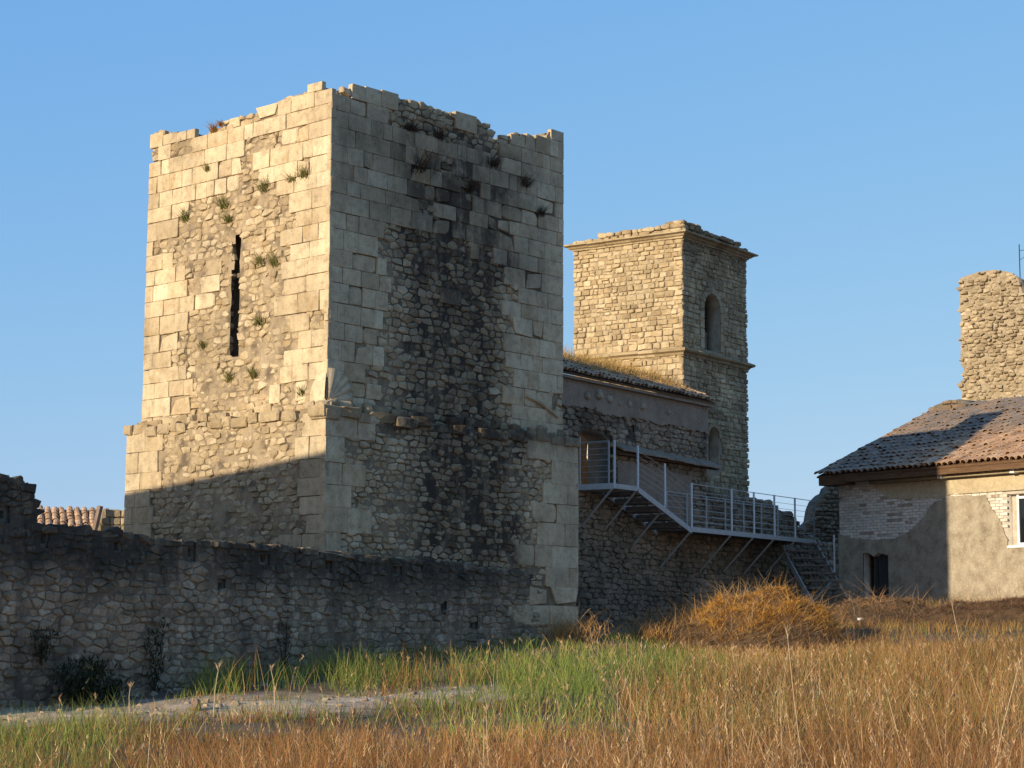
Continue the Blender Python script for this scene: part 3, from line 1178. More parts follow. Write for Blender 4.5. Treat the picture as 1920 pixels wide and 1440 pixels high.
# doorway interior: dark partition and a broken pier behind, paled to stand for sunlight
MB().box(BW.P(3.9, 2.8, -3.3), dC * 2.0, -nC * .3, Z * 3.2).build('inner_wall', m_mortd, nave)
pr_ = []
PF = Face(BW.P(3.65, 0, -2.25), Vector((.8, -.6, 0)).normalized(), Vector((-.6, -.8, 0)).normalized())
def pzs(px, py):
    return PF.uv(px, py)
pier = [pzs(*p) for p in ((1114, 925), (1130, 925), (1127, 880), (1121, 866), (1113, 848), (1110, 832), (1107, 813), (1104, 815), (1101, 840), (1100, 858), (1106, 870), (1111, 890))]
slab('broken_pier', PF, pier, [], 0, .35, m_pale, nave)

# eave: soffit board, tiles, roof deck
RSL = .43
RDEP = 1.75
re0, re1 = -1.6, 6.5
rd = MB()
rd.box(BW.P(re0, EZ - .02, .18), dC * (re1 - re0), -nC * (RDEP + .18) + Z * RSL * (RDEP + .18), Z * .06)
rd.build('roof_deck', m_wood, nave)
MB().box(BW.P(re0, EZ - .09, .03), dC * (re1 - re0), nC * .12, Z * .07).build('eave_moulding', m_plastn, nave)


def tile_mesh(o, ax, ay, up, wdt, ln, r=.5, th=.016, seg=5, under=False):
    """barrel tile: o = middle of the lower end, ax across, ay up the slope"""
    V, F = [], []
    for j, (t, k) in enumerate(((0, 1.0), (1, .84))):
        for lay_ in (0, 1):
            for i in range(seg + 1):
                a = math.pi * i / seg
                rr = wdt / 2 * k - th * lay_
                V.append(o + ay * (ln * t) - ax * (rr * math.cos(a)) + up * (rr * math.sin(a) * r * (-1 if under else 1)))
    s = seg + 1
    for i in range(seg):
        F.append((i, i + 1, 2 * s + i + 1, 2 * s + i))
        F.append((s + i + 1, s + i, 3 * s + i, 3 * s + i + 1))
        F.append((i + 1, i, s + i, s + i + 1))
    F.append((0, 2 * s, 3 * s, s))
    F.append((seg, s + seg, 3 * s + seg, 2 * s + seg))
    return [tuple(v) for v in V], F


def tiles(parent, face, u0, u1, w0, z0, slope, rows, pitch, wdt, rnd, colf, keepf=None, limit=295, sk=0.0, name='roof_tile'):
    L = []
    ay = (-face.n.normalized() + Z * slope).normalized()
    fu = face.ud.normalized()
    upv = fu.cross(ay).normalized()
    if upv.z < 0:
        upv = -upv
    ln = pitch * 1.25
    n = int((u1 - u0) / wdt)
    for r_ in range(rows):
        for c_ in range(n + 1):
            u = u0 + c_ * wdt + rnd.uniform(-.012, .012) + sk * r_
            if keepf and not keepf(u, r_):
                continue
            b = face.P(u, z0, w0) + ay * (r_ * pitch + rnd.uniform(-.035, .035)) + upv * (.02 + rnd.uniform(0, .03))
            ax = (fu + ay * rnd.uniform(-.12, .12)).normalized()
            ay2 = (ay + fu * rnd.uniform(-.09, .09) - upv * rnd.uniform(.03, .10)).normalized()
            V, F = tile_mesh(b, ax, ay2, upv, wdt * .98, ln, r=rnd.uniform(.75, .95))
            c = colf(u, r_, rnd)
            d = b.length
            px, py = proj(b)
            vis = 1e4 / d ** 2 * (1.0 if -10 < px < 1930 else 0)
            L.append((V, F, [c] * len(V), vis + (5 if r_ == 0 else 0)))
    lay(parent, name, L, m_tile, limit)


rt2 = random.Random(31)
tiles(nave, BW, re0, re1, .24, EZ + .03, RSL, 6, .34, .19, rt2, lambda u, r, q: (q.random(), .35 * q.random(), .3 * q.random(), 1))

# ---- church tower
tOff = .6
T0 = BW.P(0, 0, -tOff)
CF = Face(T0, dC, nC)                       # right (front) face, u same as the nave
cu0, cu1 = 6.12, 9.88
K0 = CF.P(cu0, 0)
CL = Face(K0, -nC, -dC)                     # left face
cw = 3.58
ctower = thing('church_tower', 'smaller square rubble bell tower with two cornices and a round-arched opening on its shaded side', 'tower', K0 + Z * .8)
win1 = arch(7.36, 8.28, 8.06, 9.2, 1.05)
win2 = arch(7.58, 8.16, 4.7, 5.62, 1.05)
ct_top = 11.16
out_cf = [(cu0, 3.5), (cu0, 11.5), (cu1, 11.5), (cu1, 3.5)]
out_cl = [(0, 6.0), (0, 11.5), (cw, 11.5), (cw, 6.0)]
slab('wall_core', CF, [(cu0 + .05, 3.3), (cu0 + .05, 11.3), (cu1 - .05, 11.3), (cu1 - .05, 3.3)], [win1, win2], -.04, .55, m_mort, ctower)
slab('wall_core', CL, [(.05, 3.3), (.05, 11.3), (cw - .05, 11.3), (cw - .05, 3.3)], [], -.04, .55, m_mort, ctower)
mb = MB()
mb.box(CF.P(cu0 + .1, 3.3, -cw + .05), dC * (cu1 - cu0 - .2), nC * .5, Z * 7.9)
mb.box(CF.P(cu1 - .06, 3.3, -.6), -dC * .5, -nC * (cw - .7), Z * 7.9)
mb.box(CF.P(cu0 + .5, 10.6, -.5), dC * (cu1 - cu0 - 1), -nC * (cw - 1), Z * .2)
mb.build('inner_core', m_mort, ctower)
# blocked-up arch behind the upper opening
MB().box(CF.P(7.78, 7.7, -.46), dC * .75, -nC * .25, Z * 1.0).build('infill_wall', m_plastn, ctower)
MB().box(CF.P(7.3, 4.4, -.5), dC * 1.2, -nC * .2, Z * 2).build('blocking_boards', m_door, ctower)
MB().box(CF.P(6.8, 7.2, -2.2), dC * 2.4, -nC * .2, Z * 3).build('inner_wall', m_mortd, ctower)


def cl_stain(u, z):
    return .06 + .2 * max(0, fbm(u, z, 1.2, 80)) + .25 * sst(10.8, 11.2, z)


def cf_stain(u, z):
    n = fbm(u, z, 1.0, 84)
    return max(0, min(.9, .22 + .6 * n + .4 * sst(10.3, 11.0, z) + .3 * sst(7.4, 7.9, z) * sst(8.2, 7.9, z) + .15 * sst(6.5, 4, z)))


CSs = []
rc = random.Random(41)
for face, u0, u1, z0, sf, hl in ((CL, 0, cw, 6.5, cl_stain, []), (CF, cu0, cu1, 3.8, cf_stain, [win1, win2])):
    for p in coursed(u0, u1, z0, 11.12, (.105, .185), (.12, .34), jit=.016, split=.10, rnd=rc):
        cu, cz = sum(q[0] for q in p) / 4, sum(q[1] for q in p) / 4
        if any(inside(h, *q) for h in hl for q in p + [(cu, cz)]):
            continue
        if face is CL and cz < 6.4 + .4 * u0:
            continue
        edge = min(cu - u0, u1 - cu) < .25
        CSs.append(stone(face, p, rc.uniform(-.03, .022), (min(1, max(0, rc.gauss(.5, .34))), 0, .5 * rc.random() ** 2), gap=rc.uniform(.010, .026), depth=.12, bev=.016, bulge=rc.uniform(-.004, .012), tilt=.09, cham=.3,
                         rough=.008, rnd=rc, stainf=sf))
lay(ctower, 'rubble_stone', CSs, m_ch, 298, 'rubble_stones')
# arch ring stones round the upper opening
VS = []
for k in range(9):
    a0, a1 = math.pi * k / 9, math.pi * (k + 1) / 9
    c_, zs, r0, r1 = 7.82, 9.2, .46, .66
    VS.append(stone(CF, [(c_ + r * math.cos(a), zs + r * 1.05 * math.sin(a)) for r, a in ((r0, a0), (r1, a0), (r1, a1), (r0, a1))][::1], .0, (.7, 0, 0), gap=.012, depth=.3, bev=.01, bulge=0, tilt=.03, cham=.1, stainf=lambda a, b: .3))
for zz in (8.08, 8.36, 8.64, 8.92):
    VS.append(stone(CF, [(7.14, zz), (7.36, zz), (7.36, zz + .28), (7.14, zz + .28)], .0, (.9, 0, 0), gap=.012, depth=.3, bev=.01, bulge=0, tilt=.02, cham=.1, stainf=lambda a, b: .12))
    VS.append(stone(CF, [(8.28, zz), (8.5, zz), (8.5, zz + .28), (8.28, zz + .28)], .0, (.6, 0, 0), gap=.012, depth=.3, bev=.01, bulge=0, tilt=.02, cham=.1, stainf=lambda a, b: .3))
for k in range(7):
    a0, a1 = math.pi * k / 7, math.pi * (k + 1) / 7
    c_, zs, r0, r1 = 7.87, 5.62, .29, .44
    VS.append(stone(CF, [(c_ + r * math.cos(a), zs + r * 1.05 * math.sin(a)) for r, a in ((r0, a0), (r1, a0), (r1, a1), (r0, a1))], .0, (.55, 0, 0), gap=.012, depth=.3, bev=.01, bulge=0, tilt=.03, cham=.1, stainf=lambda a, b: .4))
lay(ctower, 'arch_stone', VS, m_ch, 60)


def cornice(name, z, prof, side_stain):
    """moulded band with mitred corners in separate lengths"""
    rk = random.Random(int(z * 10))
    for face, u0, u1 in ((CL, 0, cw), (CF, cu0, cu1)):
        near0 = True
        cuts = [u0]
        while cuts[-1] < u1 - .9:
            cuts.append(cuts[-1] + rk.uniform(.45, .95))
        cuts.append(u1)
        for i in range(len(cuts) - 1):
            V, F = [], []
            dz = rk.uniform(-.008, .008)
            for e, uc in ((0, cuts[i]), (1, cuts[i + 1])):
                for wv, zz in prof:
                    uu = uc
                    if i == 0 and e == 0:
                        uu = uc - wv                 # mitre at the near corner
                    elif i == len(cuts) - 2 and e == 1:
                        uu = uc + wv
                    else:
                        uu = uc + (.004 if e == 0 else -.004)
                    V.append(tuple(face.P(uu, z + zz + dz, wv + rk.uniform(-.006, .006))))
            n = len(prof)
            for k in range(n):
                k2 = (k + 1) % n
                F.append((k, k2, n + k2, n + k))
            F.append(tuple(range(n))[::-1])
            F.append(tuple(range(n, 2 * n)))
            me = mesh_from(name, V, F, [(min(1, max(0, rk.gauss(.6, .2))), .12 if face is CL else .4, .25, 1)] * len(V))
            bm = bmesh.new(); bm.from_mesh(me); bmesh.ops.recalc_face_normals(bm, faces=bm.faces); bm.to_mesh(me); bm.free()
            link(name, me, m_ch, ctower)


cornice('cornice_block', 11.02, [(-.05, -.02), (.03, -.02), (.05, .02), (.10, .04), (.14, .08), (.24, .11), (.25, .15), (.20, .165), (-.05, .175)], None)
cornice('string_course_block', 7.86, [(-.05, -.1), (.02, -.1), (.06, -.04), (.15, .0), (.17, .05), (.13, .08), (-.05, .12)], None)
# ragged stones above the cornice
TS = []
for face, u0, u1, zr in ((CL, 0, cw, lambda f: 11.5 - .18 * f), (CF, cu0, cu1, lambda f: 11.5 - .14 * f)):
    for z0 in (11.15, 11.29, 11.41, 11.50):
        u = u0
        while u < u1 - .05:
            ww = rc.uniform(.16, .4)
            u2 = min(u1, u + ww)
            f = (u - u0) / (u1 - u0)
            hh = .14 if z0 < 11.4 else .10
            if z0 + hh * .6 < zr(f) + .04 * fbm(u * 2, z0, 1, 3) + (.05 if face is CF and rc.random() < .2 else 0):
                TS.append(stone(face, [(u, z0), (u2, z0), (u2, z0 + hh + rc.uniform(-.02, .03)), (u, z0 + hh + rc.uniform(-.02, .03))], .05 + rc.uniform(-.03, .03), (rc.random(), 0, .5 * rc.random()), gap=.02, depth=.55,
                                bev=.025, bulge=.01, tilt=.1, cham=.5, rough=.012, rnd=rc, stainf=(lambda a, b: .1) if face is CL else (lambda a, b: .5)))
            u = u2
lay(ctower, 'parapet_stone', TS, m_ch, 120)

# ------------------------------------------------------------------ steel stair
S = lambda t, off, z: BW.P(t, z, off)
stair = thing('steel_staircase', 'galvanised steel walkway and stairs bracketed off the church wall', 'staircase', S(5, .5, .6))
ZD1, ZD2 = 3.74, 2.86
WO = 1.05


def post(t, z, off=WO, h=1.06, brace=True, extra=0.0, p0=None):
    mb = MB()
    if brace:
        mb.tube([S(t, off, z + h), S(t, off, z + .02), S(t, off - .02, z - .06), S(t + .02, off - .10, z - .14)], .028, 6)
        mb.build('post', m_metal, stair)
        MB().tube([S(t + .02, off - .10, z - .14), S(t + .16, .02, z - .98)], .027, 6).build('brace', m_rail, stair)
    else:
        mb.tube([S(t, off, z + h), S(t, off, z - .02)], .024, 6)
        mb.build('post', m_rail, stair)


def cable(pts, r=.007, name='cable'):
    MB().tube(pts, r, 4).build(name, m_rail, stair)


# landing
MB().box(S(-.06, 0, ZD1 - .12), dC * 1.1, nC * WO, Z * .12).build('landing_deck', m_rail, stair, bevel=.006)
MB().box(S(-.075, .0, ZD1 - .13), dC * .012, nC * (WO + .01), Z * .14).build('fascia', m_metal, stair)
post(-.05, ZD1, WO, 1.05)
post(-.05, ZD1, WO - .16, 1.03, False)
post(-.05, ZD1, .06, 1.17, False)
post(1.03, ZD1, WO, 1.0)
for k in range(7):
    z = ZD1 + .16 + k * .14
    cable([S(-.05, .06, z), S(-.05, WO - .16, z)])
cable([S(-.05, .06, ZD1 + 1.03), S(-.05, WO - .16, ZD1 + 1.03)], .013, 'handrail')
# upper flight
N1 = 5
for k in range(N1):
    t = 1.10 + k * .5
    z = ZD1 - (k + 1) * (ZD1 - ZD2) / (N1 + .0) + .02
    MB().box(S(t, .03, z - .05), dC * .42, nC * (WO - .08), Z * .045).build('tread', m_tread, stair, bevel=.004)
    MB().box(S(t, .03, z), dC * .03, nC * (WO - .08), Z * .10).build('riser', m_tread, stair)
for off in (.02, WO):
    a, b = S(1.05, off - .02, ZD1 - .10), S(3.66, off - .02, ZD2 - .10)
    MB().box(a - Z * .05, b - a, nC * .03, Z * .14).build('stringer', m_rail, stair)
post(2.33, 3.38, WO, 1.02)
post(3.66, ZD2, WO, 1.14)
# walkway
MB().box(S(3.62, .0, ZD2 - .06), dC * 7.1, nC * (WO - .02), Z * .05).build('walkway_deck', m_tread, stair)
MB().box(S(3.62, WO - .015, ZD2 - .10), dC * 7.1, nC * .03, Z * .12).build('edge_channel', m_rail, stair)
pts_t = [3.66, 5.78, 7.03, 8.22, 9.46, 10.66]
for t in pts_t[1:]:
    post(t, ZD2, WO, 1.13, t < 10)
post(10.66, ZD2 - .02, WO, 1.12, False)
for t in (4.05, 5.1, 6.15, 7.2, 8.25, 9.3, 10.3):
    post(t, ZD2, .08, 1.0, False)
cable([S(3.66, WO, ZD2 + 1.12), S(10.7, WO, ZD2 + 1.11)], .012, 'handrail')
cable([S(4.05, .08, ZD2 + .99), S(10.3, .08, ZD2 + .99)], .012, 'handrail')
for k in range(6):
    z = ZD2 + .16 + k * .155
    cable([S(3.66, WO, z), S(10.66, WO, z)], .006)
    cable([S(4.05, .08, z - .02), S(10.3, .08, z - .02)], .006)
for k in range(6):
    f = (k + .5) / 6
    cable([S(1.03, WO, ZD1 + .1 + f * .85), S(2.33, WO, 3.38 + .1 + f * .88), S(3.66, WO, ZD2 + .1 + f * .98)], .006)
# lower flight turns towards the field
e0 = S(10.66, WO, ZD2 - .02)
e1 = ray(1602, 1115)
e1 = e1 * (52.0 / e1.y)
e1.z = float(gh(e1.x, e1.y)) - .1
dl_ = Vector((e1.x - e0.x, e1.y - e0.y, 0))
run = dl_.length
dl_.normalize()
side = Vector((dl_.y, -dl_.x, 0))
if side.x > 0:
    side = -side
WS = 1.05
N2 = 9
for k in range(N2):
    f = (k + .6) / N2
    p = e0.lerp(e1, f)
    MB().box(p - dl_ * .03 + side * .02, dl_ * .24, side * (WS - .04), Z * .045).build('tread', m_tread, stair, bevel=.004)
for o_ in (0, WS):
    a, b = e0 + side * o_ - Z * .1, e1 + side * o_ - Z * .1
    MB().box(a - Z * .08 - side * .015, b - a, side * .03, Z * .2).build('stringer', m_rail, stair)
pm = e0.lerp(e1, .52)
MB().tube([pm + Z * 1.1, pm - Z * .05], .028, 6).build('post', m_metal, stair)
pq = pm - dl_ * .0 - Z * .1
MB().tube([pq, pq + side * .95 - Z * .85 + dl_ * .25], .027, 6).build('brace', m_rail, stair)

# ------------------------------------------------------------------ house at the right
d0 = ray(1572, 900)
HK = .944
Hc = d0 * (56.3 * HK / d0.y)
Hc.z = 0
a38 = math.radians(38)
nH = Vector((-math.cos(a38), -math.sin(a38), 0))
dH = Vector((math.sin(a38), -math.cos(a38), 0))
HF = Face(Hc, dH, nH, HK)
dH, nH = HF.ud, HF.n
house = thing('brick_house', 'low whitewashed brick house with patched render, tiled roof and a dark doorway', 'house', HF.P(3, 1.0))
HT, HL = 4.62, 12.0
h_out = [(0, .3), (0, HT), (HL, HT), (HL, .3)]
hdoor = [HF.uv(1620, 1125)[0], HF.uv(1668, 1125)[0]]
hd = [(hdoor[0], .6), (hdoor[1], .6), (hdoor[1], 2.42), (hdoor[0] + .60, 2.50), (hdoor[0] + .42, 2.40), (hdoor[0] + .2, 2.52), (hdoor[0], 2.50)]
wl, wz0 = HF.uv(1889, 1000)[0], 2.55
hw = [(wl, wz0), (wl + 1.5, wz0), (wl + 1.5, 3.92), (wl, 3.92)]
slab('wall_core', HF, h_out, [hd, hw], -.02, .5, m_mortw, house)
MB().box(HF.P(.02, .3, -.5), -nH * 6.5, dH * .5, Z * (HT - .3)).build('gable_wall', m_mortd, house)
MB().box(HF.P(HL - .02, .3, -.5), -nH * 6.5, -dH * .5, Z * (HT - .3)).build('gable_wall', m_mortd, house)
# edge between bare brick and render
curve = [HF.uv(*p) for p in ((1560, 985), (1575, 1001), (1600, 1009), (1640, 1012), (1680, 1009), (1700, 1000), (1718, 985), (1735, 968), (1742, 950), (1756, 940), (1776, 932), (1812, 929), (1850, 930), (1858, 950), (1868, 965), (1880, 982), (1884, 1000), (1890, 1012))]


def curve_z(u):
    for i in range(len(curve) - 1):
        if curve[i][0] <= u <= curve[i + 1][0]:
            f = (u - curve[i][0]) / (curve[i + 1][0] - curve[i][0] + 1e-9)
            return curve[i][1] + f * (curve[i + 1][1] - curve[i][1])
    return curve[0][1] if u < curve[0][0] else curve[-1][1]


rb = random.Random(51)
BS = []
BZ = 4.16
z = 1.9
row = 0
while z < HT:
    u = -(.13 if row % 2 else 0)
    while u < 7.4:
        a, b = max(u, 0.0), u + .25
        cu, cz = (a + b) / 2, z + .037
        ok = cz > curve_z(cu) - .05 and b - a > .05
        if cz > BZ - .02 * (u > 2) and u > HF.uv(1672, 930)[0] + .35 * max(0, BZ + .15 - cz):
            ok = False
        if wl - .02 < cu and wz0 - .05 < cz < 3.98:
            ok = False
        if ok:
            bare = max(0, fbm(cu, cz, 1.1, 90)) * 1.6
            st = .8 if rb.random() < .03 + .35 * bare else .08
            BS.append(stone(HF, [(a, z), (b, z), (b, z + .075), (a, z + .075)], rb.uniform(-.004, .008) - (.03 if rb.random() < .06 else 0), (min(1, max(0, rb.gauss(.55, .22))), st, .1), gap=.014, depth=.04, bev=.006, bulge=.002, tilt=.03,
                            cham=.1, rough=.003, rnd=rb))
        u += .26
    z += .081
    row += 1
lay(house, 'brick', BS, m_brick, 298, 'bricks')
# render on the lower wall: thick coat with a broken upper edge
po = [(-.01, .3)]
cc = [p for p in curve if p[0] > 0]
u = 0
po.append((-.01, curve_z(0)))
while u < curve[-1][0] - .05:
    u += rb.uniform(.05, .12)
    po.append((u, curve_z(u) + rb.uniform(-.02, .02)))
po += [(wl - .005, 2.6), (wl - .005, wz0 - .01), (HL, wz0 - .01), (HL, .3)]
slab('render_coat', HF, po, [[(a, b) for a, b in hd]], .028, .045, m_plast, house)
# cream plaster band under the eave, crumbled at its left end
a_ = HF.uv(1665, 925)
pbn = [HF.uv(*p) for p in ((1638, 912), (1645, 918), (1660, 925), (1664, 934), (1672, 933), (1690, 936), (1776, 931), (1783, 926), (1822, 921), (1886, 920))]
pbn = [(u, min(z, BZ + .05) if i > 5 else z) for i, (u, z) in enumerate(pbn)]
slab('plaster_band', HF, pbn + [(HL, 4.02), (HL, HT - .02), (pbn[0][0], HT - .02)], [], .022, .04, m_plastc, house)
MB().box(HF.P(wl - 1.6, 4.0, .0), dH * (HL - wl + 1.6), nH * .05, Z * .12).build('lintel', m_plastc, house, bevel=.008)
# window
win = MB()
wu0 = wl + .22
for (u, z, du, dz) in ((wu0, wz0, .06, 1.3), (wu0 + 1.0, wz0, .06, 1.3), (wu0 + .06, wz0, .94, .07), (wu0 + .06, wz0 + 1.24, .94, .06), (wu0 + .5, wz0 + .07, .05, 1.17)):
    win.box(HF.P(u, z, -.2), dH * du, nH * .06, Z * dz)
wf_ = win.build('window', m_white, house)
MB().box(HF.P(wu0 + .05, wz0 + .05, -.18), dH * .97, nH * .01, Z * 1.2).build('pane', m_glass, wf_)
MB().box(HF.P(wl + .02, wz0 - .06, -.2), dH * 1.4, nH * .26, Z * .055).build('sill', m_white, wf_)
MB().box(HF.P(wl, wz0 - .1, -.24), dH * 1.5, -nH * .1, Z * 1.6).build('reveal_back', m_mortw, house)
# door leaf and post
dz0 = .9
for k in range(4):
    wdd = (hdoor[1] - hdoor[0] - .46) / 4
    MB().box(HF.P(hdoor[0] + .45 + k * wdd, dz0 - .2, -.14), dH * (wdd - .012), -nH * .05, Z * 1.85).build('door_plank', m_door, house)
MB().box(HF.P(hdoor[0] + .34, dz0 - .2, -.10), dH * .09, -nH * .1, Z * 1.8).build('door_post', m_door, house)
MB().box(HF.P(hdoor[0] - .1, dz0 - .3, -.45), dH * 1.3, -nH * .1, Z * 2).build('door_back', m_mortd, house)
# roof
HS = .43
EW, EZH = .50, 4.70
ay = (-nH + Z * HS * HK).normalized()
def roof_len(u):
    return 5.6
rk = MB()
rk.box(HF.P(-.42, EZH, EW - .04), dH * (HL + .4), ay * 5.65, Z * .05)
rk.build('roof_deck', m_wood, house)
MB().box(HF.P(.55, EZH - .17, EW - .08), dH * (HL - .6), nH * .03, Z * .17).build('fascia_board', m_wood, house)
MB().box(HF.P(-.40, EZH - .15, EW - .10), dH * .06, ay * 5.5, Z * .15).build('verge_board', m_wood, house)
MB().box(HF.P(-.35, EZH - .22, -.05), dH * 1.0, nH * .5, Z * .22).build('eave_beam', m_wood, house)
MB().box(HF.P(1.0, EZH - .03, -.05), dH * (HL - 1.1), nH * .5, Z * .025).build('soffit', m_plastc, house)
MB().tube([HF.P(HF.uv(1640, 907)[0], 4.49, .20), HF.P(HL, 4.49, .20)], .045, 8).build('gutter_pipe', m_plastc, house, smooth=True)
for px in (1769, 1905):
    u = HF.uv(px, 890)[0]
    MB().box(HF.P(u, 4.44, .0), dH * .14, nH * .27, Z * .12).build('pipe_bracket', m_white, house)
rh = random.Random(61)


def hcol(u, r, q):
    grey = min(1, sst(4, 10, r + 3 * fbm(u, r * .3, .8, 5)) + sst(3.6, 1.5, u)) * .8 + .05  # upper and left tiles greyed: weathering plus the roof's shadow painted in
    return (min(1, max(0, q.gauss(.6 - .25 * grey, .25))), grey * q.uniform(.6, 1.1), .25 * q.random(), 1)


tiles(house, HF, -.34, 9.2, EW + .03, EZH + .06, HS, 18, .32, .205, rh, hcol, limit=298)
# tiled house gable hip stones along the verge
for k in range(16):
    b = HF.P(-.40 + rh.uniform(-.03, .03), EZH + .08, EW) + ay * (.1 + k * .34)
    V_, F_ = tile_mesh(b + Z * .01, dH, ay, Z, .2, .42, r=.8)
    link('verge_tile', mesh_from('verge_tile', V_, F_, [(rh.random(), .5, .2, 1)] * len(V_)), m_tile, house)

# ruined turret behind the roof
d0 = ray(1800, 740)
Tc = d0 * (61.5 / d0.y)
Tc.z = 0
aS = math.radians(20)
nS = Vector((-math.sin(aS) - .25, -math.cos(aS), 0)).normalized()
dS = Vector((-nS.y, nS.x, 0))
if dS.x < 0:
    dS = -dS
TF = Face(Tc, dS, nS)
turret = thing('ruined_turret', 'broken rubble turret stump rising behind the tiled house roof', 'ruin', TF.P(1, 5))
to = [TF.uv(*p) for p in ((1798, 522), (1815, 515), (1840, 508), (1862, 505), (1885, 508), (1905, 517), (1912, 535), (1918, 560), (1935, 600), (1935, 800), (1790, 800), (1801, 760), (1803, 735), (1797, 728), (1804, 715), (1806, 690), (1800, 684), (1800, 640), (1800, 590), (1798, 550))]
slab('wall_core', TF, to, [], -.06, 1.3, m_mort, turret)
rr2 = random.Random(71)
tb = [p for p in to]
SS = []
for p in voronoi(-.1, 2.4, 6.0, 12.0, .19, .115, jit=.4, wt=.5, rnd=rr2):
    cu, cz = sum(q[0] for q in p) / len(p), sum(q[1] for q in p) / len(p)
    if not inside(to, cu, cz):
        continue
    SS.append(stone(TF, p, rr2.uniform(-.07, .05), (rr2.random(), 0, .5 * max(0, fbm(cu, cz, 1.5, 3))), gap=.025, depth=.2, bev=.025, bulge=.015, tilt=.2, cham=.4, rough=.012, rnd=rr2, stainf=lambda a, b: .15 + .5 * max(0, fbm(a, b, 1.4, 7))))
lay(turret, 'rubble_stone', SS, m_rub, 298, 'rubble_stones')
# broken masonry shoulder and flashing where stump meets roof
sh = MB()
shp = []
SF = Face(HF.P(0, 0, -4.6), dH, nH, 1.0)
so_ = [SF.uv(*p) for p in ((1728, 800), (1738, 775), (1750, 760), (1772, 752), (1797, 748), (1806, 756), (1812, 775), (1812, 810), (1735, 812))]
shoulder = thing('masonry_shoulder', 'dark broken masonry shoulder at the foot of the turret stump', 'ruin', SF.P(1, 5))
slab('core', SF, so_, [], -.05, .8, m_mortd, shoulder)
SS = []
us = [p[0] for p in so_]
zs_ = [p[1] for p in so_]
for p in coursed(min(us), max(us), min(zs_), max(zs_), (.12, .2), (.2, .4), jit=.02, rnd=rr2):
    cu, cz = sum(q[0] for q in p) / 4, sum(q[1] for q in p) / 4
    if inside(so_, cu, cz):
        SS.append(stone(SF, p, rr2.uniform(-.04, .04), (.3 * rr2.random(), .5, .1), gap=.025, depth=.2, bev=.03, bulge=.02, tilt=.15, cham=.5, rough=.012, rnd=rr2))
lay(shoulder, 'rubble_stone', SS, m_nave, 100)
f0, f1 = SF.uv(1780, 783), SF.uv(1935, 762)
MB().box(SF.P(f0[0], f0[1] - .03, .15), SF.P(f1[0], f1[1] - .03, .15) - SF.P(f0[0], f0[1] - .03, .15), -nH * .3 + Z * .22, Z * .02).build('flashing', m_lead, house)
# aerial on the stump
an = thing('roof_aerial', 'thin dark aerial mast on top of the turret stump', 'aerial', TF.P(1.8, 10))
u, z = TF.uv(1907, 512)
u2, z2 = TF.uv(1907, 455)
MB().tube([TF.P(u, z - .1, -.3), TF.P(u, z2, -.3)], .018, 5).build('mast', m_iron, an)
MB().tube([TF.P(u, z2 - .2, -.3), TF.P(u + .55, z2 - .2, -.3)], .010, 5).build('arm', m_iron, an)
MB().tube([TF.P(u + .02, z2 - .5, -.3), TF.P(u + .5, z2 - .21, -.3)], .008, 5).build('strut', m_iron, an)

# broken wall end between stairs and house
d0 = ray(1545, 960)
Gc = d0 * (59.0 / d0.y)
Gc.z = 0
GF = Face(Gc, dirv(62), nrm(62))
go = [GF.uv(*p) for p in ((1500, 1140), (1508, 1000), (1514, 985), (1522, 975), (1530, 968), (1534, 945), (1540, 930), (1552, 918), (1560, 914), (1563, 905), (1570, 900), (1640, 880), (1640, 1140))]
stub = thing('broken_wall_end', 'ragged dark rubble wall end between the steel stairs and the brick house', 'ruin', GF.P(0, 1))
slab('core', GF, [(u + (.1 if z > 1.5 else 0), z - (.14 if z > 1.5 else 0)) for u, z in go], [], -.08, .7, m_mortd, stub)
SS = []
for p in voronoi(min(p[0] for p in go), max(p[0] for p in go), .8, 5.5, .22, .13, rnd=rr2):
    cu, cz = sum(q[0] for q in p) / len(p), sum(q[1] for q in p) / len(p)
    if inside(go, cu, cz):
        SS.append(stone(GF, p, rr2.uniform(-.06, .05), (rr2.random(), .4, .2), gap=.03, depth=.2, bev=.03, bulge=.02, tilt=.2, cham=.4, rough=.012, rnd=rr2))
lay(stub, 'rubble_stone', SS, m_nave, 200, 'rubble_stones')

# ------------------------------------------------------------------ tiled roof beyond the rampart, left
d0 = ray(130, 985)
Lc = d0 * (52.0 / d0.y)
Lc.z = 0
LF = Face(Lc, Vector((.96, .28, 0)).normalized(), Vector((.28, -.96, 0)).normalized())
lh = thing('tiled_house', 'low house with sunlit orange tile roof showing over the rampart left of the big tower', 'house', LF.P(0, 0))
e0_, r0_ = LF.uv(60, 1010), LF.uv(80, 938)
lz = 2.35
MB().box(LF.P(-3.2, -.3, -.3), LF.ud * 5.4, -LF.n * 4, Z * (lz + .3)).build('wall', m_plast, lh)
rsl = .55
MB().box(LF.P(-3.4, lz, .1), LF.ud * 4.55, (-LF.n + Z * rsl) * 2.0, Z * .05).build('roof_deck', m_wood, lh)
tiles(lh, LF, -3.3, 1.1, .15, lz + .04, rsl, 12, .19, .20, rh, lambda u, r, q: (min(1, q.gauss(.75, .2)), .1 * q.random(), .35 * q.random(), 1), limit=200)
pv_ = [LF.uv(*p) for p in ((181, 1010), (194, 954), (233, 958), (236, 1010))]
par = thing('parapet_wall', 'short sunlit stone parapet between the orange tile roof and the big tower', 'wall', LF.P(1.5, 1))
SS = []
slab('wall_core', LF, pv_, [], .02, .5, m_mort, par)
pu = [p[0] for p in pv_]
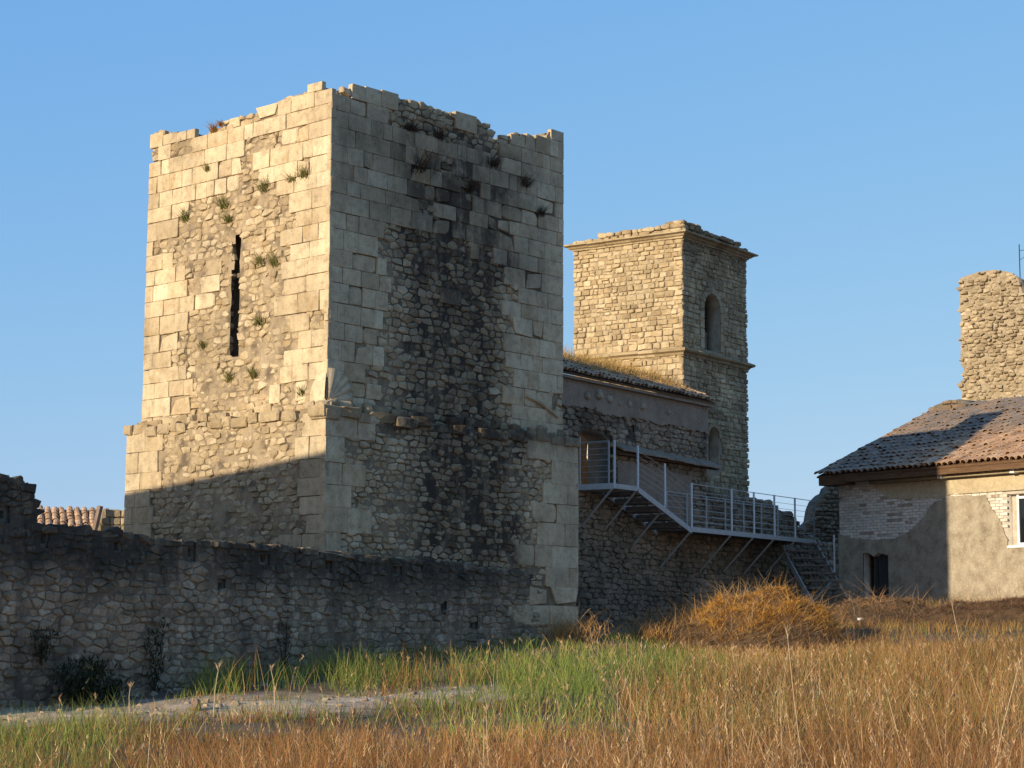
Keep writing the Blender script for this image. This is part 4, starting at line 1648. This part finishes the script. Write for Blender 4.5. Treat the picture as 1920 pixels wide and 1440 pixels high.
for p in coursed(min(pu), max(pu), min(p[1] for p in pv_), max(p[1] for p in pv_), (.15, .22), (.2, .4), jit=.01, rnd=rr2):
    cu, cz = sum(q[0] for q in p) / 4, sum(q[1] for q in p) / 4
    if inside(pv_, cu, cz):
        SS.append(stone(LF, p, .08 + rr2.uniform(-.01, .01), (rr2.random(), .1, .1), gap=.02, depth=.1, bev=.02, bulge=.01, tilt=.05, cham=.3, rough=.008, rnd=rr2))
lay(par, 'rubble_stone', SS, m_ch, 60)
MB().tube([LF.P(pv_[1][0] - .1, pv_[1][1] + .05, .2), LF.P(pv_[0][0] - .12, pv_[0][1], .3)], .09, 6).build('roof_valley', m_tread, lh)

# unseen building added beyond the left edge, shaped to shade the tower's foot
q0, q1 = LP.P(-.1, 0), LP.P(ULP + .3, 0)
tn = math.tan(SUN_EL) * 14
rgz0, rgz1 = 3.93 * TK + tn, 3.30 * TK + tn
cr = MB()
A_, B_ = q0 + SUN_AZ * 14, q1 + SUN_AZ * 14
back = Vector((-2.5, -2.2, 0))
vs_ = [A_ + Z * -1.5, B_ + Z * -1.5, B_ + Z * rgz1, A_ + Z * rgz0]
cr.v = [tuple(p) for p in vs_] + [tuple(p + back - Z * (.9 if i > 1 else 0)) for i, p in enumerate(vs_)]
cr.f = [(0, 1, 2, 3), (4, 7, 6, 5), (0, 3, 7, 4), (1, 5, 6, 2), (3, 2, 6, 7), (0, 4, 5, 1)]
co = cr.build('added_shade_caster', m_plast)
tag(co, 'plain rendered courtyard building standing beyond the left edge', 'building')


# ------------------------------------------------------------------ blades of every sort
def blades(name, pos, hgt, wid, ang, lean, curl, col, mat, kind='stuff', parent=None, segs=3, tipcol=None):
    """grass-like blades as one mesh; arrays of one entry per blade"""
    N = len(pos)
    ts = np.linspace(0, 1, segs + 1)
    dx, dy = np.cos(ang), np.sin(ang)
    fa = RNG.uniform(0, math.pi, N)
    sx, sy = np.cos(fa), np.sin(fa)
    nv = 2 * segs + 1
    V = np.zeros((N, nv, 3), np.float32)
    for k, t in enumerate(ts):
        out = hgt * (lean * t + curl * t * t)
        zz = hgt * t * (1 - .35 * curl * t)
        cx, cy, cz = pos[:, 0] + dx * out, pos[:, 1] + dy * out, pos[:, 2] + zz
        wv = wid * (1 - .75 * t) / 2
        if k < segs:
            V[:, 2 * k] = np.stack([cx - sx * wv, cy - sy * wv, cz], -1)
            V[:, 2 * k + 1] = np.stack([cx + sx * wv, cy + sy * wv, cz], -1)
        else:
            V[:, 2 * segs] = np.stack([cx, cy, cz], -1)
    tri = []
    for k in range(segs - 1):
        a = 2 * k
        tri += [(a, a + 1, a + 3), (a, a + 3, a + 2)]
    tri.append((2 * segs - 2, 2 * segs - 1, 2 * segs))
    T = (np.arange(N)[:, None, None] * nv + np.array(tri)[None]).reshape(-1, 3).astype(np.int32)
    me = bpy.data.meshes.new(name)
    me.vertices.add(N * nv)
    me.vertices.foreach_set('co', V.ravel())
    me.loops.add(T.size)
    me.loops.foreach_set('vertex_index', T.ravel())
    me.polygons.add(len(T))
    me.polygons.foreach_set('loop_start', np.arange(0, T.size, 3, dtype=np.int32))
    try:
        me.polygons.foreach_set('loop_total', np.full(len(T), 3, np.int32))
    except Exception:
        pass
    me.update(calc_edges=True)
    C4 = np.ones((N, nv, 4), np.float32)
    C4[:, :, :3] = col[:, None, :]
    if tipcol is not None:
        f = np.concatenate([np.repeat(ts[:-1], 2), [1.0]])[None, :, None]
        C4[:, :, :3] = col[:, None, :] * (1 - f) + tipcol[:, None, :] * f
    a = me.attributes.new('sa', 'FLOAT_COLOR', 'POINT')
    a.data.foreach_set('color', C4.ravel())
    return link(name, me, mat, parent, kind=kind)


def npnoise(x, y, s, seed):
    """cheap smooth noise on arrays"""
    o = np.zeros_like(x)
    r = np.random.default_rng(seed)
    for k in range(7):
        a = r.uniform(0, 2 * math.pi)
        f = s * r.uniform(.5, 2.2)
        o += np.sin((x * math.cos(a) + y * math.sin(a)) * f + r.uniform(0, 6.28))
    return o / 7 ** .5


# field points: density falls with distance
def scatter(n, y0, y1, pw=1.0):
    y = (RNG.random(n) ** pw) * (y1 - y0) + y0
    x = RNG.uniform(-.325, .36, n) * (y + 2.5)
    return x, y


def ramp_off(x, y):
    """distance in front of the rampart face"""
    return (x - RE.x) * RW.n.x + (y - RE.y) * RW.n.y


def solid_free(x, y):
    ok = ramp_off(x, y) > .05
    q = (x - W0.x) * nC.x + (y - W0.y) * nC.y
    ok &= q > .15
    qh = (x - Hc.x) * nH.x + (y - Hc.y) * nH.y
    uh = (x - Hc.x) * dH.x + (y - Hc.y) * dH.y
    ok &= (qh > .1) | (uh < -.1)
    return ok


HEAP = (4.55, 43.2)
HEAP_A, HEAP_B, HEAP_H = 2.15, 1.25, 1.25


def pick(cols, n):
    c = np.array(cols)
    i = RNG.integers(0, len(c), n)
    v = RNG.uniform(.75, 1.25, (n, 1))
    return c[i] * v


DRY = [(.35, .175, .06), (.41, .21, .08), (.29, .125, .045), (.48, .285, .13), (.24, .10, .04), (.34, .19, .062), (.27, .18, .055)]
GRN = [(.15, .21, .04), (.20, .25, .05), (.13, .18, .04), (.28, .29, .065), (.25, .235, .07)]

x, y = scatter(240000, 10, 52, 1.2)
pd = path_dist(x, y)
ro = ramp_off(x, y)
n1 = npnoise(x, y, .9, 1)
n2 = npnoise(x, y, .35, 2)
pxs = x / y
# green share: along the rampart foot, fading into the dry field
back = np.array([float(v) for v in (pd * 0)])
yp = np.interp(x, [p.x for p in PATH], [p.y for p in PATH])
behind = y - yp
g = np.clip((behind + .9 + .4 * n1 + 1.2 * np.clip((x - 0) / 3, 0, 1) * n2) / 1.6, 0, 1) * np.clip((4.0 - x + .5 * n2) / 2.4, 0, 1)
g = np.maximum(g, np.clip((x + 2.2) / 1.5, 0, 1) * np.clip((4.4 - x) / 2.0, 0, 1) * np.clip((y - 25.5 - n2) / 3, 0, 1))
g = np.maximum(g, .55 * np.clip((-3.6 - x + n1 * .4) / 1.0, 0, 1) * (y < 26))
g = np.clip(g + .22 * n1 * (g > .05), 0, 1)
g = np.maximum(g, .09 + .12 * n2 + .14 * np.clip((y - 24) / 6, 0, 1) * np.clip((40 - y) / 6, 0, 1))
ok = solid_free(x, y) & (pd > np.where(behind < 0, .35, .0) + .25 * n1) & (gh(x, y) < 1.3)
left_bare = (x < -5.2 + .5 * n1) & (ro < 6) & (y > 29.5)
ok &= ~left_bare
ok &= RNG.random(len(x)) < np.clip(.62 + .5 * npnoise(x, y, 4.2, 5) + .25 * npnoise(x, y, 1.3, 15), .06, 1)
# keep clear in front of the heap
isg = RNG.random(len(x)) < g
for nm, sel, pal, hr, lab in (('dry_grass', ok & ~isg, DRY, (.42, .85), None), ('green_grass', ok & isg, GRN, (.30, .66), None)):
    xx, yy = x[sel], y[sel]
    N = len(xx)
    pos = np.stack([xx, yy, gh(xx, yy) - .03], -1)
    hgt = RNG.uniform(hr[0], hr[1], N) * (1 + .25 * npnoise(xx, yy, 1.2, 7))
    hgt = hgt * np.where((xx < 1.5) & (yy < 31), np.clip(.26 + (26 - yy) * .09, .26, 1) if nm == 'dry_grass' else np.clip(.30 + .28 * np.maximum(path_dist(xx, yy), 0), .30, 1.0), 1.0) * np.clip(1.0 - (yy - 31) * .07, .38, 1)
    wid = np.clip(.0045 + .00022 * yy, .006, .014)
    col = pick(pal, N)
    wm = npnoise(xx, yy, .6, 9)[:, None]
    col = col * (1 + .22 * wm + .12 * npnoise(xx, yy, 3.1, 19)[:, None])
    if nm == 'dry_grass':
        yl = np.clip(npnoise(xx, yy, .5, 12) * .8 + .1, 0, 1)[:, None]
        col = col * (1 - .35 * yl) + np.array([(.30, .25, .06)]) * .35 * yl
    if nm == 'dry_grass':
        rust = np.clip((27 - yy) / 11 + .7 * npnoise(xx, yy, .7, 29), 0, 1)[:, None]
        col = col * (1 + rust * np.array([[-.12, -.20, -.18]]))
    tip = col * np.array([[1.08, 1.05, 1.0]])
    o = blades(nm, pos, hgt, wid, RNG.uniform(0, 6.28, N), RNG.uniform(0, .35, N), RNG.uniform(0, .5, N), col * .95, m_grass, tipcol=tip)  # dry tips lighter; darker roots paint in shade low between the blades
# thin pale stems that rise above the mass
x, y = scatter(9000, 11.5, 40, 1.1)
ok = solid_free(x, y) & (path_dist(x, y) > .5) & ~((x < -5) & (y > 29)) & (RNG.random(len(x)) < np.clip(.35 + .3 * x / 6, .12, 1))
xx, yy = x[ok], y[ok]
N = len(xx)
hs_ = RNG.uniform(.6, 1.1, N) * np.clip(1.0 - (yy - 25) * .05, .35, 1) * np.where((xx < 1.5) & (yy < 31) & (yy > 20), .55, 1)
ps_ = np.stack([xx, yy, gh(xx, yy) - .03], -1)
an_, le_, cu_ = RNG.uniform(0, 6.28, N), RNG.uniform(0, .45, N), RNG.uniform(-.1, .45, N)
blades('dry_stems', ps_, hs_, np.clip(.0035 + .0002 * yy, .006, .012), an_, le_, cu_, pick([(.50, .34, .19), (.56, .40, .24), (.40, .25, .12)], N), m_straw)
# seed heads on half of them
tips_, sel_ = [], np.where(RNG.random(N) < .5)[0]
for f_ in np.linspace(.84, 1.0, 7):
    o_ = hs_ * (le_ * f_ + cu_ * f_ * f_)
    tips_.append(np.stack([ps_[:, 0] + np.cos(an_) * o_, ps_[:, 1] + np.sin(an_) * o_, ps_[:, 2] + hs_ * f_ * (1 - .35 * cu_ * f_)], -1)[sel_])
tips_ = np.concatenate(tips_)
K_ = len(tips_)
blades('seed_heads', tips_, RNG.uniform(.025, .07, K_), np.clip(.004 + .00028 * tips_[:, 1], .007, .014), RNG.uniform(0, 6.28, K_), RNG.uniform(.1, .8, K_), RNG.uniform(0, .5, K_), pick([(.46, .29, .14), (.52, .36, .2), (.36, .2, .09)], K_), m_straw, segs=2)
# broad green weeds and bent dead leaves among the grass
x, y = scatter(9000, 12, 44, 1.1)
ok = solid_free(x, y) & (path_dist(x, y) > .2) & (npnoise(x, y, 1.4, 41) > .55)
xx, yy = x[ok], y[ok]
N = len(xx)
blades('field_weeds', np.stack([xx, yy, gh(xx, yy) - .02], -1), RNG.uniform(.15, .45, N) * np.clip(1.0 - (yy - 28) * .04, .5, 1), RNG.uniform(.014, .034, N), RNG.uniform(0, 6.28, N), RNG.uniform(.1, .8, N), RNG.uniform(.1, .9, N), pick([(.13, .16, .04), (.20, .19, .06), (.24, .14, .06), (.17, .09, .04)], N), m_grass)
# fallen stones and pebbles at the wall foot and on the path
PVv, PF_, PC_ = [], [], []
rp_ = random.Random(91)
for k_ in range(420):
    if k_ < 200:
        u_ = rp_.uniform(1.5, 16.5)
        b_ = RW.P(u_, 0, abs(rp_.gauss(.15, .5)) + .05)
    else:
        q_ = rp_.randrange(len(PATH) - 1)
        b_ = PATH[q_].lerp(PATH[q_ + 1], rp_.random()) + Vector((rp_.gauss(0, .3), rp_.gauss(0, .5), 0))
    r0_ = rp_.uniform(.015, .05) * (1.8 if rp_.random() < .12 else 1)
    zb_ = float(gh(b_.x, b_.y)) + r0_ * .25
    base_ = len(PVv)
    for a_ in range(6):
        t_ = a_ * math.pi / 3 + rp_.uniform(-.3, .3)
        rr__ = r0_ * rp_.uniform(.7, 1.2)
        PVv.append((b_.x + rr__ * math.cos(t_), b_.y + rr__ * math.sin(t_), zb_ - r0_ * .2))
    for a_ in range(6):
        t_ = a_ * math.pi / 3 + rp_.uniform(-.3, .3)
        rr__ = r0_ * rp_.uniform(.45, .8)
        PVv.append((b_.x + rr__ * math.cos(t_), b_.y + rr__ * math.sin(t_), zb_ + r0_ * rp_.uniform(.3, .6)))
    for a_ in range(6):
        c_ = (a_ + 1) % 6
        PF_.append((base_ + a_, base_ + c_, base_ + 6 + c_, base_ + 6 + a_))
    PF_.append(tuple(base_ + 6 + a_ for a_ in range(6)))
    PC_ += [(rp_.random(), .2 * rp_.random(), .2, 1)] * 12
link('pebbles', mesh_from('pebbles', PVv, PF_, PC_), m_nave, kind='stuff')
# short litter and green fuzz on the path edges
x, y = scatter(26000, 24, 52)
pd = path_dist(x, y)
sel = ((np.abs(pd) < .6 + .2 * npnoise(x, y, 1, 3)) | (y > 40)) & solid_free(x, y) & (RNG.random(len(x)) < .35 + .4 * npnoise(x, y, 1.5, 4))
xx, yy = x[sel], y[sel]
N = len(xx)
blades('short_grass', np.stack([xx, yy, gh(xx, yy)], -1), RNG.uniform(.06, .22, N), np.full(N, .011), RNG.uniform(0, 6.28, N), RNG.uniform(0, .6, N), RNG.uniform(0, .6, N), pick(GRN[:3] + DRY[3:5], N), m_grass, segs=2)

# ------------------------------------------------------------------ straw heaps
def heap(name, label, cx, cy, a, b, h, skew, top_cols, low_cols, n, rot=.35):
    t = thing(name, label, 'heap', (cx, cy, float(gh(cx, cy))))
    ca, sa = math.cos(rot), math.sin(rot)
    V, F = [], []
    NR, NA_ = 14, 48

    def hz(r, an):
        q1, q2 = math.cos(an) * r, math.sin(an) * r
        pr1 = float(np.interp(q1, (-1, -.62, -.2, .05, .4, .72, 1), (0, .42, .86, 1, .97, .70, 0)))
        e = pr1 * max(0, 1 - q2 * q2 / max(1e-3, 1 - q1 * q1)) ** .7
        return h * e * (1 + .22 * nz(q1 * 2.4 + cx, q2 * 2.4, 1.6, 2)) + .20 * h * min(1, e * 3) * nz(q1 * 6, q2 * 6, 1, 4)

    def pt(r, an):
        lx, ly = a * r * math.cos(an), b * r * math.sin(an)
        lx += skew * a * max(0, 1 - r) * .6
        X_, Y_ = cx + lx * ca - ly * sa, cy + lx * sa + ly * ca
        return X_, Y_, float(gh(X_, Y_)) - .08 + hz(r, an)
    for i in range(NR + 1):
        for k in range(NA_):
            V.append(pt(i / NR, 2 * math.pi * k / NA_))
    for i in range(NR):
        for k in range(NA_):
            k2 = (k + 1) % NA_
            F.append((i * NA_ + k, (i + 1) * NA_ + k, (i + 1) * NA_ + k2, i * NA_ + k2))
    m = noise_mat(name + '_earth', (.06, .038, .022), (.16, .095, .05), 6, 1.0, detail=8)
    link('heap_body', mesh_from('heap_body', V, F, smooth=True), m, t)
    rr = np.sqrt(RNG.random(n)) * 1.02
    aa = RNG.uniform(0, 2 * math.pi, n)
    P = np.array([pt(min(r, 1.05), q) for r, q in zip(rr, aa)])
    upf = np.clip((P[:, 2] - gh(P[:, 0], P[:, 1])) / h, 0, 1)
    lo = RNG.random(n) > np.clip(upf * 3.0 - .75 + .5 * npnoise(P[:, 0], P[:, 1], 2.4, 6), 0, 1)
    col = np.where(lo[:, None], pick(low_cols, n), pick(top_cols, n))
    ang = RNG.uniform(0, 6.28, n)
    k_ = n // 40
    sel_ = RNG.integers(0, n, k_)
    blades('stalks', P[sel_], RNG.uniform(.25, .6, k_), np.full(k_, .009), RNG.uniform(0, 6.28, k_), RNG.uniform(.2, 1.6, k_), RNG.uniform(-.3, .8, k_), pick(low_cols[1:2] + top_cols[:2] + low_cols[-1:], k_), m_straw, parent=t)
    blades('straw', P + np.array([[0, 0, -.02]]), RNG.uniform(.03, .11, n), np.full(n, .012), ang, RNG.uniform(.8, 4.5, n), RNG.uniform(-1.2, 1.2, n), col, m_straw, parent=t)
    return t


STR = [(.56, .27, .05), (.62, .33, .075), (.48, .21, .04), (.66, .41, .13)]
LOW = [(.22, .13, .07), (.30, .20, .12), (.16, .09, .05), (.26, .16, .09), (.38, .27, .17)]
heap('straw_heap', 'large heap of orange dry straw over brown twiggy stalks in front of the stairs', 4.95, 42.3, 2.45, 1.4, 1.10, .0, STR, LOW, 48000, .0)
heap('brush_heap', 'low flat heap of cut brown brush in front of the dark doorway', 8.3, 46.2, 1.9, .85, .60, 0, [(.40, .22, .09), (.34, .17, .07), (.44, .28, .13)], LOW, 8000, .0)
heap('earth_bank', 'dark earth bank with dry stalks along the sunlit house wall', 10.9, 45.2, 2.9, .95, .52, 0, [(.20, .105, .055), (.26, .145, .07), (.15, .08, .045)], LOW[:3], 16000, -.35)

# ------------------------------------------------------------------ single plants and litter
def tuft(face, px, py, s, cols, label, n=46, name='wall_tuft', hang=False):
    u, z = face.uv(px, py)
    p = face.P(u, z, 0)
    t = thing(name, label, 'plant', p, 'plants rooted in the tower masonry')
    pos = np.array([tuple(face.P(u + RNG.normal(0, .25) * s, z + RNG.normal(0, .12) * s, -.02)) for _ in range(n)])
    an0 = math.atan2(face.n.y, face.n.x)
    ang = an0 + RNG.normal(0, 1.0, n)
    blades('foliage', pos, RNG.uniform(.4, 1.0, n) * s, np.full(n, .016), ang, RNG.uniform(.2, 1.0, n), RNG.uniform(-.2, .9, n), pick(cols, n), m_leaf, kind=None, parent=t, segs=2)


GT = [(.16, .17, .04), (.22, .20, .06), (.12, .12, .03), (.30, .24, .10)]
BT = [(.09, .065, .045), (.13, .09, .06), (.07, .055, .035)]
for px, py, s, lab in ((347, 412, .26, 'green tuft on the sunlit tower face, farthest left of the plants above the rubble'),
                       (420, 388, .26, 'green tuft on the sunlit tower face, straight above the arrow slit'),
                       (428, 416, .20, 'small tuft just over the top end of the arrow slit'),
                       (495, 356, .28, 'bushy green tuft right of the slit, high on the sunlit face'),
                       (547, 342, .20, 'small upright tuft, left of the pair near the sunlit corner'),
                       (570, 334, .27, 'green tuft closest to the upper corner on the sunlit face'),
                       (390, 322, .20, 'thin brownish tuft among blocks below the broken parapet'),
                       (487, 497, .24, 'olive tuft in the rubble right of the arrow slit, left of its pair'),
                       (514, 496, .26, 'yellow green tuft in the rubble, right of its pair beside the slit'),
                       (486, 608, .24, 'olive tuft right of the lower half of the arrow slit'),
                       (380, 652, .22, 'sprawling tuft left of the lower end of the arrow slit'),
                       (476, 706, .22, 'dry grey tuft below and right of the arrow slit'),
                       (430, 712, .20, 'dry tuft straight below the arrow slit'),
                       (566, 742, .20, 'brown dry tuft beside the pale carved fan')):
    tuft(LU, px, py, s * 1.2, GT, lab, 64)
for px, py, s, lab in ((790, 320, .50, 'big dark brown dead bush high on the shaded tower side'),
                       (768, 244, .26, 'dark tuft on the shaded side just below the broken parapet'),
                       (822, 260, .28, 'dark tuft on the shaded side, right of the one below the parapet'),
                       (925, 312, .26, 'dark brown tuft at mid width of the shaded upper courses'),
                       (882, 356, .24, 'dark greenish tuft below the shaded upper courses'),
                       (985, 350, .26, 'dark tuft near the right edge of the shaded side'),
                       (1012, 404, .24, 'dark tuft lowest and nearest the right edge of the shaded side')):
    tuft(RU, px, py, s * 1.25, BT, lab, 90)
for px, py, s, lab in ((400, 246, .20, 'rusty orange dry growth on the broken parapet of the sunlit side'), (414, 236, .13, 'small orange sprig on the parapet rim, right of the rusty growth')):
    tuft(LU, px, py, s, [(.42, .20, .05), (.34, .15, .04), (.46, .26, .08)], lab, 90)
# dry grass on the nave roof
tb_ = thing('roof_grass', 'dry golden grass growing on the nave roof against the church tower', 'plant', BW.P(4.2, 6.6, -.6))
N = 5200
uu = RNG.uniform(.6, 6.0, N)
ww_ = RNG.uniform(.1, 1.65, N)
pos = np.array([tuple(BW.P(a, EZ + .08 + RSL * (b + .1), -b)) for a, b in zip(uu, ww_)])
blades('foliage', pos, RNG.uniform(.12, .50, N) * (.45 + .55 * ww_ / 1.6), np.full(N, .012), RNG.uniform(0, 6.28, N), RNG.uniform(.1, .7, N), RNG.uniform(0, .6, N), pick([(.54, .32, .09), (.46, .25, .06), (.58, .38, .13)], N), m_straw, kind=None, parent=tb_, segs=2)


def shrub(name, label, base, h, r, n, cols, stems=5, size=.05, seed=1, cat='plant'):
    rn_ = random.Random(seed)
    t = thing(name, label, cat, base)
    st = MB()
    tips = []
    for k in range(stems):
        a = rn_.uniform(0, 6.28)
        p = [Vector(base)]
        for i in range(4):
            f = (i + 1) / 4
            p.append(Vector(base) + Vector((math.cos(a) * r * f * rn_.uniform(.5, 1), math.sin(a) * r * f * rn_.uniform(.5, 1), h * f * rn_.uniform(.75, 1))))
        st.tube(p, .014, 4, .005)
        tips += p[1:]
    st.build('stem', m_bark, t)
    pos = np.array([tuple(rn_.choice(tips) + Vector((rn_.gauss(0, r * .3), rn_.gauss(0, r * .3), rn_.gauss(0, h * .12)))) for _ in range(n)])
    blades('foliage', pos, RNG.uniform(.7, 1.5, n) * size, np.full(n, size * .5), RNG.uniform(0, 6.28, n), RNG.uniform(.2, 1.2, n), RNG.uniform(-.5, .5, n), pick(cols, n), m_leaf, kind=None, parent=t, segs=2)


DG = [(.025, .035, .015), (.035, .045, .02), (.02, .025, .012)]


def foot(px, py, off=.35):
    u, z = RW.uv(px, py)
    p = RW.P(u, 0, off)
    p.z = float(gh(p.x, p.y))
    return p


shrub('dark_bush', 'dark green bush against the foot of the rampart at far left', foot(125, 1285), .62, .45, 900, DG, 8, .07, 3)
shrub('dark_bush', 'small low dark bush right of the bigger bush at the rampart foot', foot(172, 1290), .36, .32, 450, DG, 6, .06, 4)
shrub('climbing_weed', 'thin dark weed climbing the rampart above the green grass', foot(281, 1290, .12), 1.05, .16, 160, DG, 3, .07, 5)
shrub('climbing_weed', 'dark bare weed leaning on the rampart mid length', foot(525, 1260, .12), .95, .2, 90, DG, 3, .05, 6)
shrub('hanging_weed', 'dark shaggy plant clinging to the rampart at the left edge', RW.P(RW.uv(75, 1225)[0], RW.uv(75, 1225)[1] - .2, .08), .55, .22, 300, BT + DG, 5, .06, 7)


def twigs(name, label, base, n, L, spread, cols, seed, lean=(0, 0), bush=0):
    rn_ = random.Random(seed)
    t = thing(name, label, 'plant', base)
    mb = MB()
    for k in range(n):
        a = Vector((rn_.gauss(lean[0], spread), rn_.gauss(0, spread * .6), rn_.uniform(.7, 1))).normalized()
        l = L * rn_.uniform(.5, 1.1)
        b0 = Vector(base) + Vector((rn_.gauss(0, spread * .3), rn_.gauss(0, spread * .2), -.05))
        bend = Vector((rn_.gauss(lean[1], .35), rn_.gauss(0, .2), rn_.uniform(-.3, .1)))
        pts = [b0 + a * l * f + bend * l * f * f for f in (0, .3, .6, .85, 1)]
        mb.tube(pts, .009, 4, .003)
        for q in range(2):
            p0 = pts[rn_.randint(1, 3)]
            dd = Vector((rn_.gauss(0, .5), rn_.gauss(0, .3), rn_.uniform(.2, .8)))
            mb.tube([p0, p0 + dd * l * .22], .005, 4, .002)
    m = noise_mat(name + '_twig', cols[0], cols[1], 9, .2)
    mb.build('stems', m, t)
    if bush:
        N = bush
        pos = np.array([tuple(Vector(base) + Vector((rn_.gauss(0, spread * .9), rn_.gauss(0, spread * .5), abs(rn_.gauss(0, L * .22))))) for _ in range(N)])
        blades('dry_leaves', pos, RNG.uniform(.12, .4, N), np.full(N, .010), RNG.uniform(0, 6.28, N), RNG.uniform(.2, .9, N), RNG.uniform(0, .6, N), pick([(.48, .27, .09), (.40, .21, .07)], N), m_straw, kind=None, parent=t, segs=2)


def gpt(px, py_, yy):
    x_ = ray(px, py_)
    p = x_ * (yy / x_.y)
    return Vector((p.x, p.y, float(gh(p.x, p.y))))


twigs('dry_brush', 'tangle of dry orange brush at the foot of the big tower', gpt(1060, 1200, 40.0), 26, .8, .42, ((.40, .25, .12), (.52, .36, .2)), 3, (-.45, -.3), 900)
twigs('dry_twigs', 'bent bare twigs before the church wall beside the straw heap', gpt(1200, 1200, 43.5), 9, .85, .3, ((.24, .17, .12), (.36, .27, .19)), 4, (-.1, -.25), 160)
twigs('dead_shrub', 'brown dead shrub at the left end of the straw heap', gpt(1222, 1215, 41.4), 22, .55, .35, ((.14, .08, .045), (.24, .14, .07)), 5, (.0, .0), 300)
# tall dry stalks that stand clear of the field
for px0, py0, px1, py1, yy, lab in ((1510, 1400, 1475, 1178, 19.0, 'tall straight pale stalk below the straw heap'),
                                    (1735, 1420, 1660, 1290, 17.5, 'long leaning stalk low in the field at right'),
                                    (1845, 1430, 1912, 1240, 17.0, 'tall stalk leaning out near the right edge'),
                                    (275, 1440, 285, 1330, 17.0, 'thin upright stalk in front of the path'),
                                    (400, 1335, 410, 1252, 27.0, 'stalk with a feathery head at the path edge'),
                                    (243, 1335, 244, 1290, 28.0, 'short pale stalk at the left path edge'),
                                    (1800, 1180, 1785, 1134, 40.0, 'curved dry stalk against the sunlit house wall'),
                                    (515, 1310, 508, 1255, 29.0, 'pale seed stalk among the green grass'),
                                    (1215, 1345, 1172, 1280, 22.0, 'leaning dry stalk in the green to dry border'),
                                    (930, 1440, 912, 1330, 18.0, 'leaning pale stalk at the middle of the field front')):
    a, b = ray(px0, py0), ray(px1, py1)
    A, B_ = a * (yy / a.y), b * ((yy - .1) / b.y)
    A.z = min(A.z, float(gh(A.x, A.y)) + .1)
    t = thing('dry_stalk', lab, 'plant', A, 'tall dry stalks standing out of the field')
    mid = A.lerp(B_, .55) + Vector((RNG.normal(0, .02), 0, .02))
    r_ = .0042 if yy < 25 else .007
    m = bpy.data.materials.get('dry_stalk') or noise_mat('dry_stalk', (.50, .35, .20), (.62, .47, .30), 9, .1)
    MB().tube([A, A.lerp(mid, .5), mid, B_], r_, 5, r_ * .6).build('stem', m, t)
    N = 40
    pos = np.array([tuple(B_.lerp(mid, RNG.uniform(0, .18))) for _ in range(N)])
    blades('seed_head', pos, RNG.uniform(.03, .09, N) * (1 if yy < 25 else 1.4), np.full(N, .006 if yy < 25 else .009), RNG.uniform(0, 6.28, N), RNG.uniform(.0, .5, N), RNG.uniform(0, .4, N), pick([(.55, .4, .24), (.45, .3, .16)], N), m_straw, kind=None, parent=t, segs=2)


def lump(name, label, cat, p, s, mat, seed=1):
    bm = bmesh.new()
    bmesh.ops.create_icosphere(bm, subdivisions=2, radius=1)
    for v in bm.verts:
        c = v.co * (1 + .45 * noise.noise(v.co * 1.3 + Vector((seed * 7.3, 0, 0))))
        v.co = Vector(p) + Vector((c.x * s[0], c.y * s[1], c.z * s[2]))
    me = bpy.data.meshes.new(name)
    bm.to_mesh(me)
    bm.free()
    o = link(name, me, mat)
    return tag(o, label, cat)


def rayp(px, py, yy):
    d = ray(px, py)
    return d * (yy / d.y)


lump('white_cloth', 'crumpled white cloth lying on the brush heap edge', 'cloth', rayp(1612, 1162, 45.6), (.12, .07, .05), m_rag, 2)
lump('pale_rock', 'pale rock at the left toe of the straw heap', 'rock', rayp(1246, 1218, 40.4), (.07, .07, .10), m_pale, 3)
q = on_ground(368, 1335)
lump('brown_rock', 'brown rock on the path edge', 'rock', q + Z * .06, (.09, .09, .12), noise_mat('brown_rock', (.16, .10, .07), (.24, .16, .11), 6, .5), 4)
q = on_ground(660, 1352)
lump('brown_rock', 'small upright brown rock before the dry grass in the middle', 'rock', q + Z * .06, (.05, .05, .12), bpy.data.materials['brown_rock'], 5)
for k, (px, py) in enumerate(((335, 1372), (530, 1345), (600, 1352), (640, 1325))):
    q = on_ground(px, py)
    lump('pale_stone', ('pale flat stone nearest the lower left field', 'pale stone on the path beside green sprigs', 'pale stone right of the green sprigs on the path', 'pale stone at the upper path edge')[k], 'rock', q + Z * .015, (.07, .05, .03), m_mort, 10 + k)
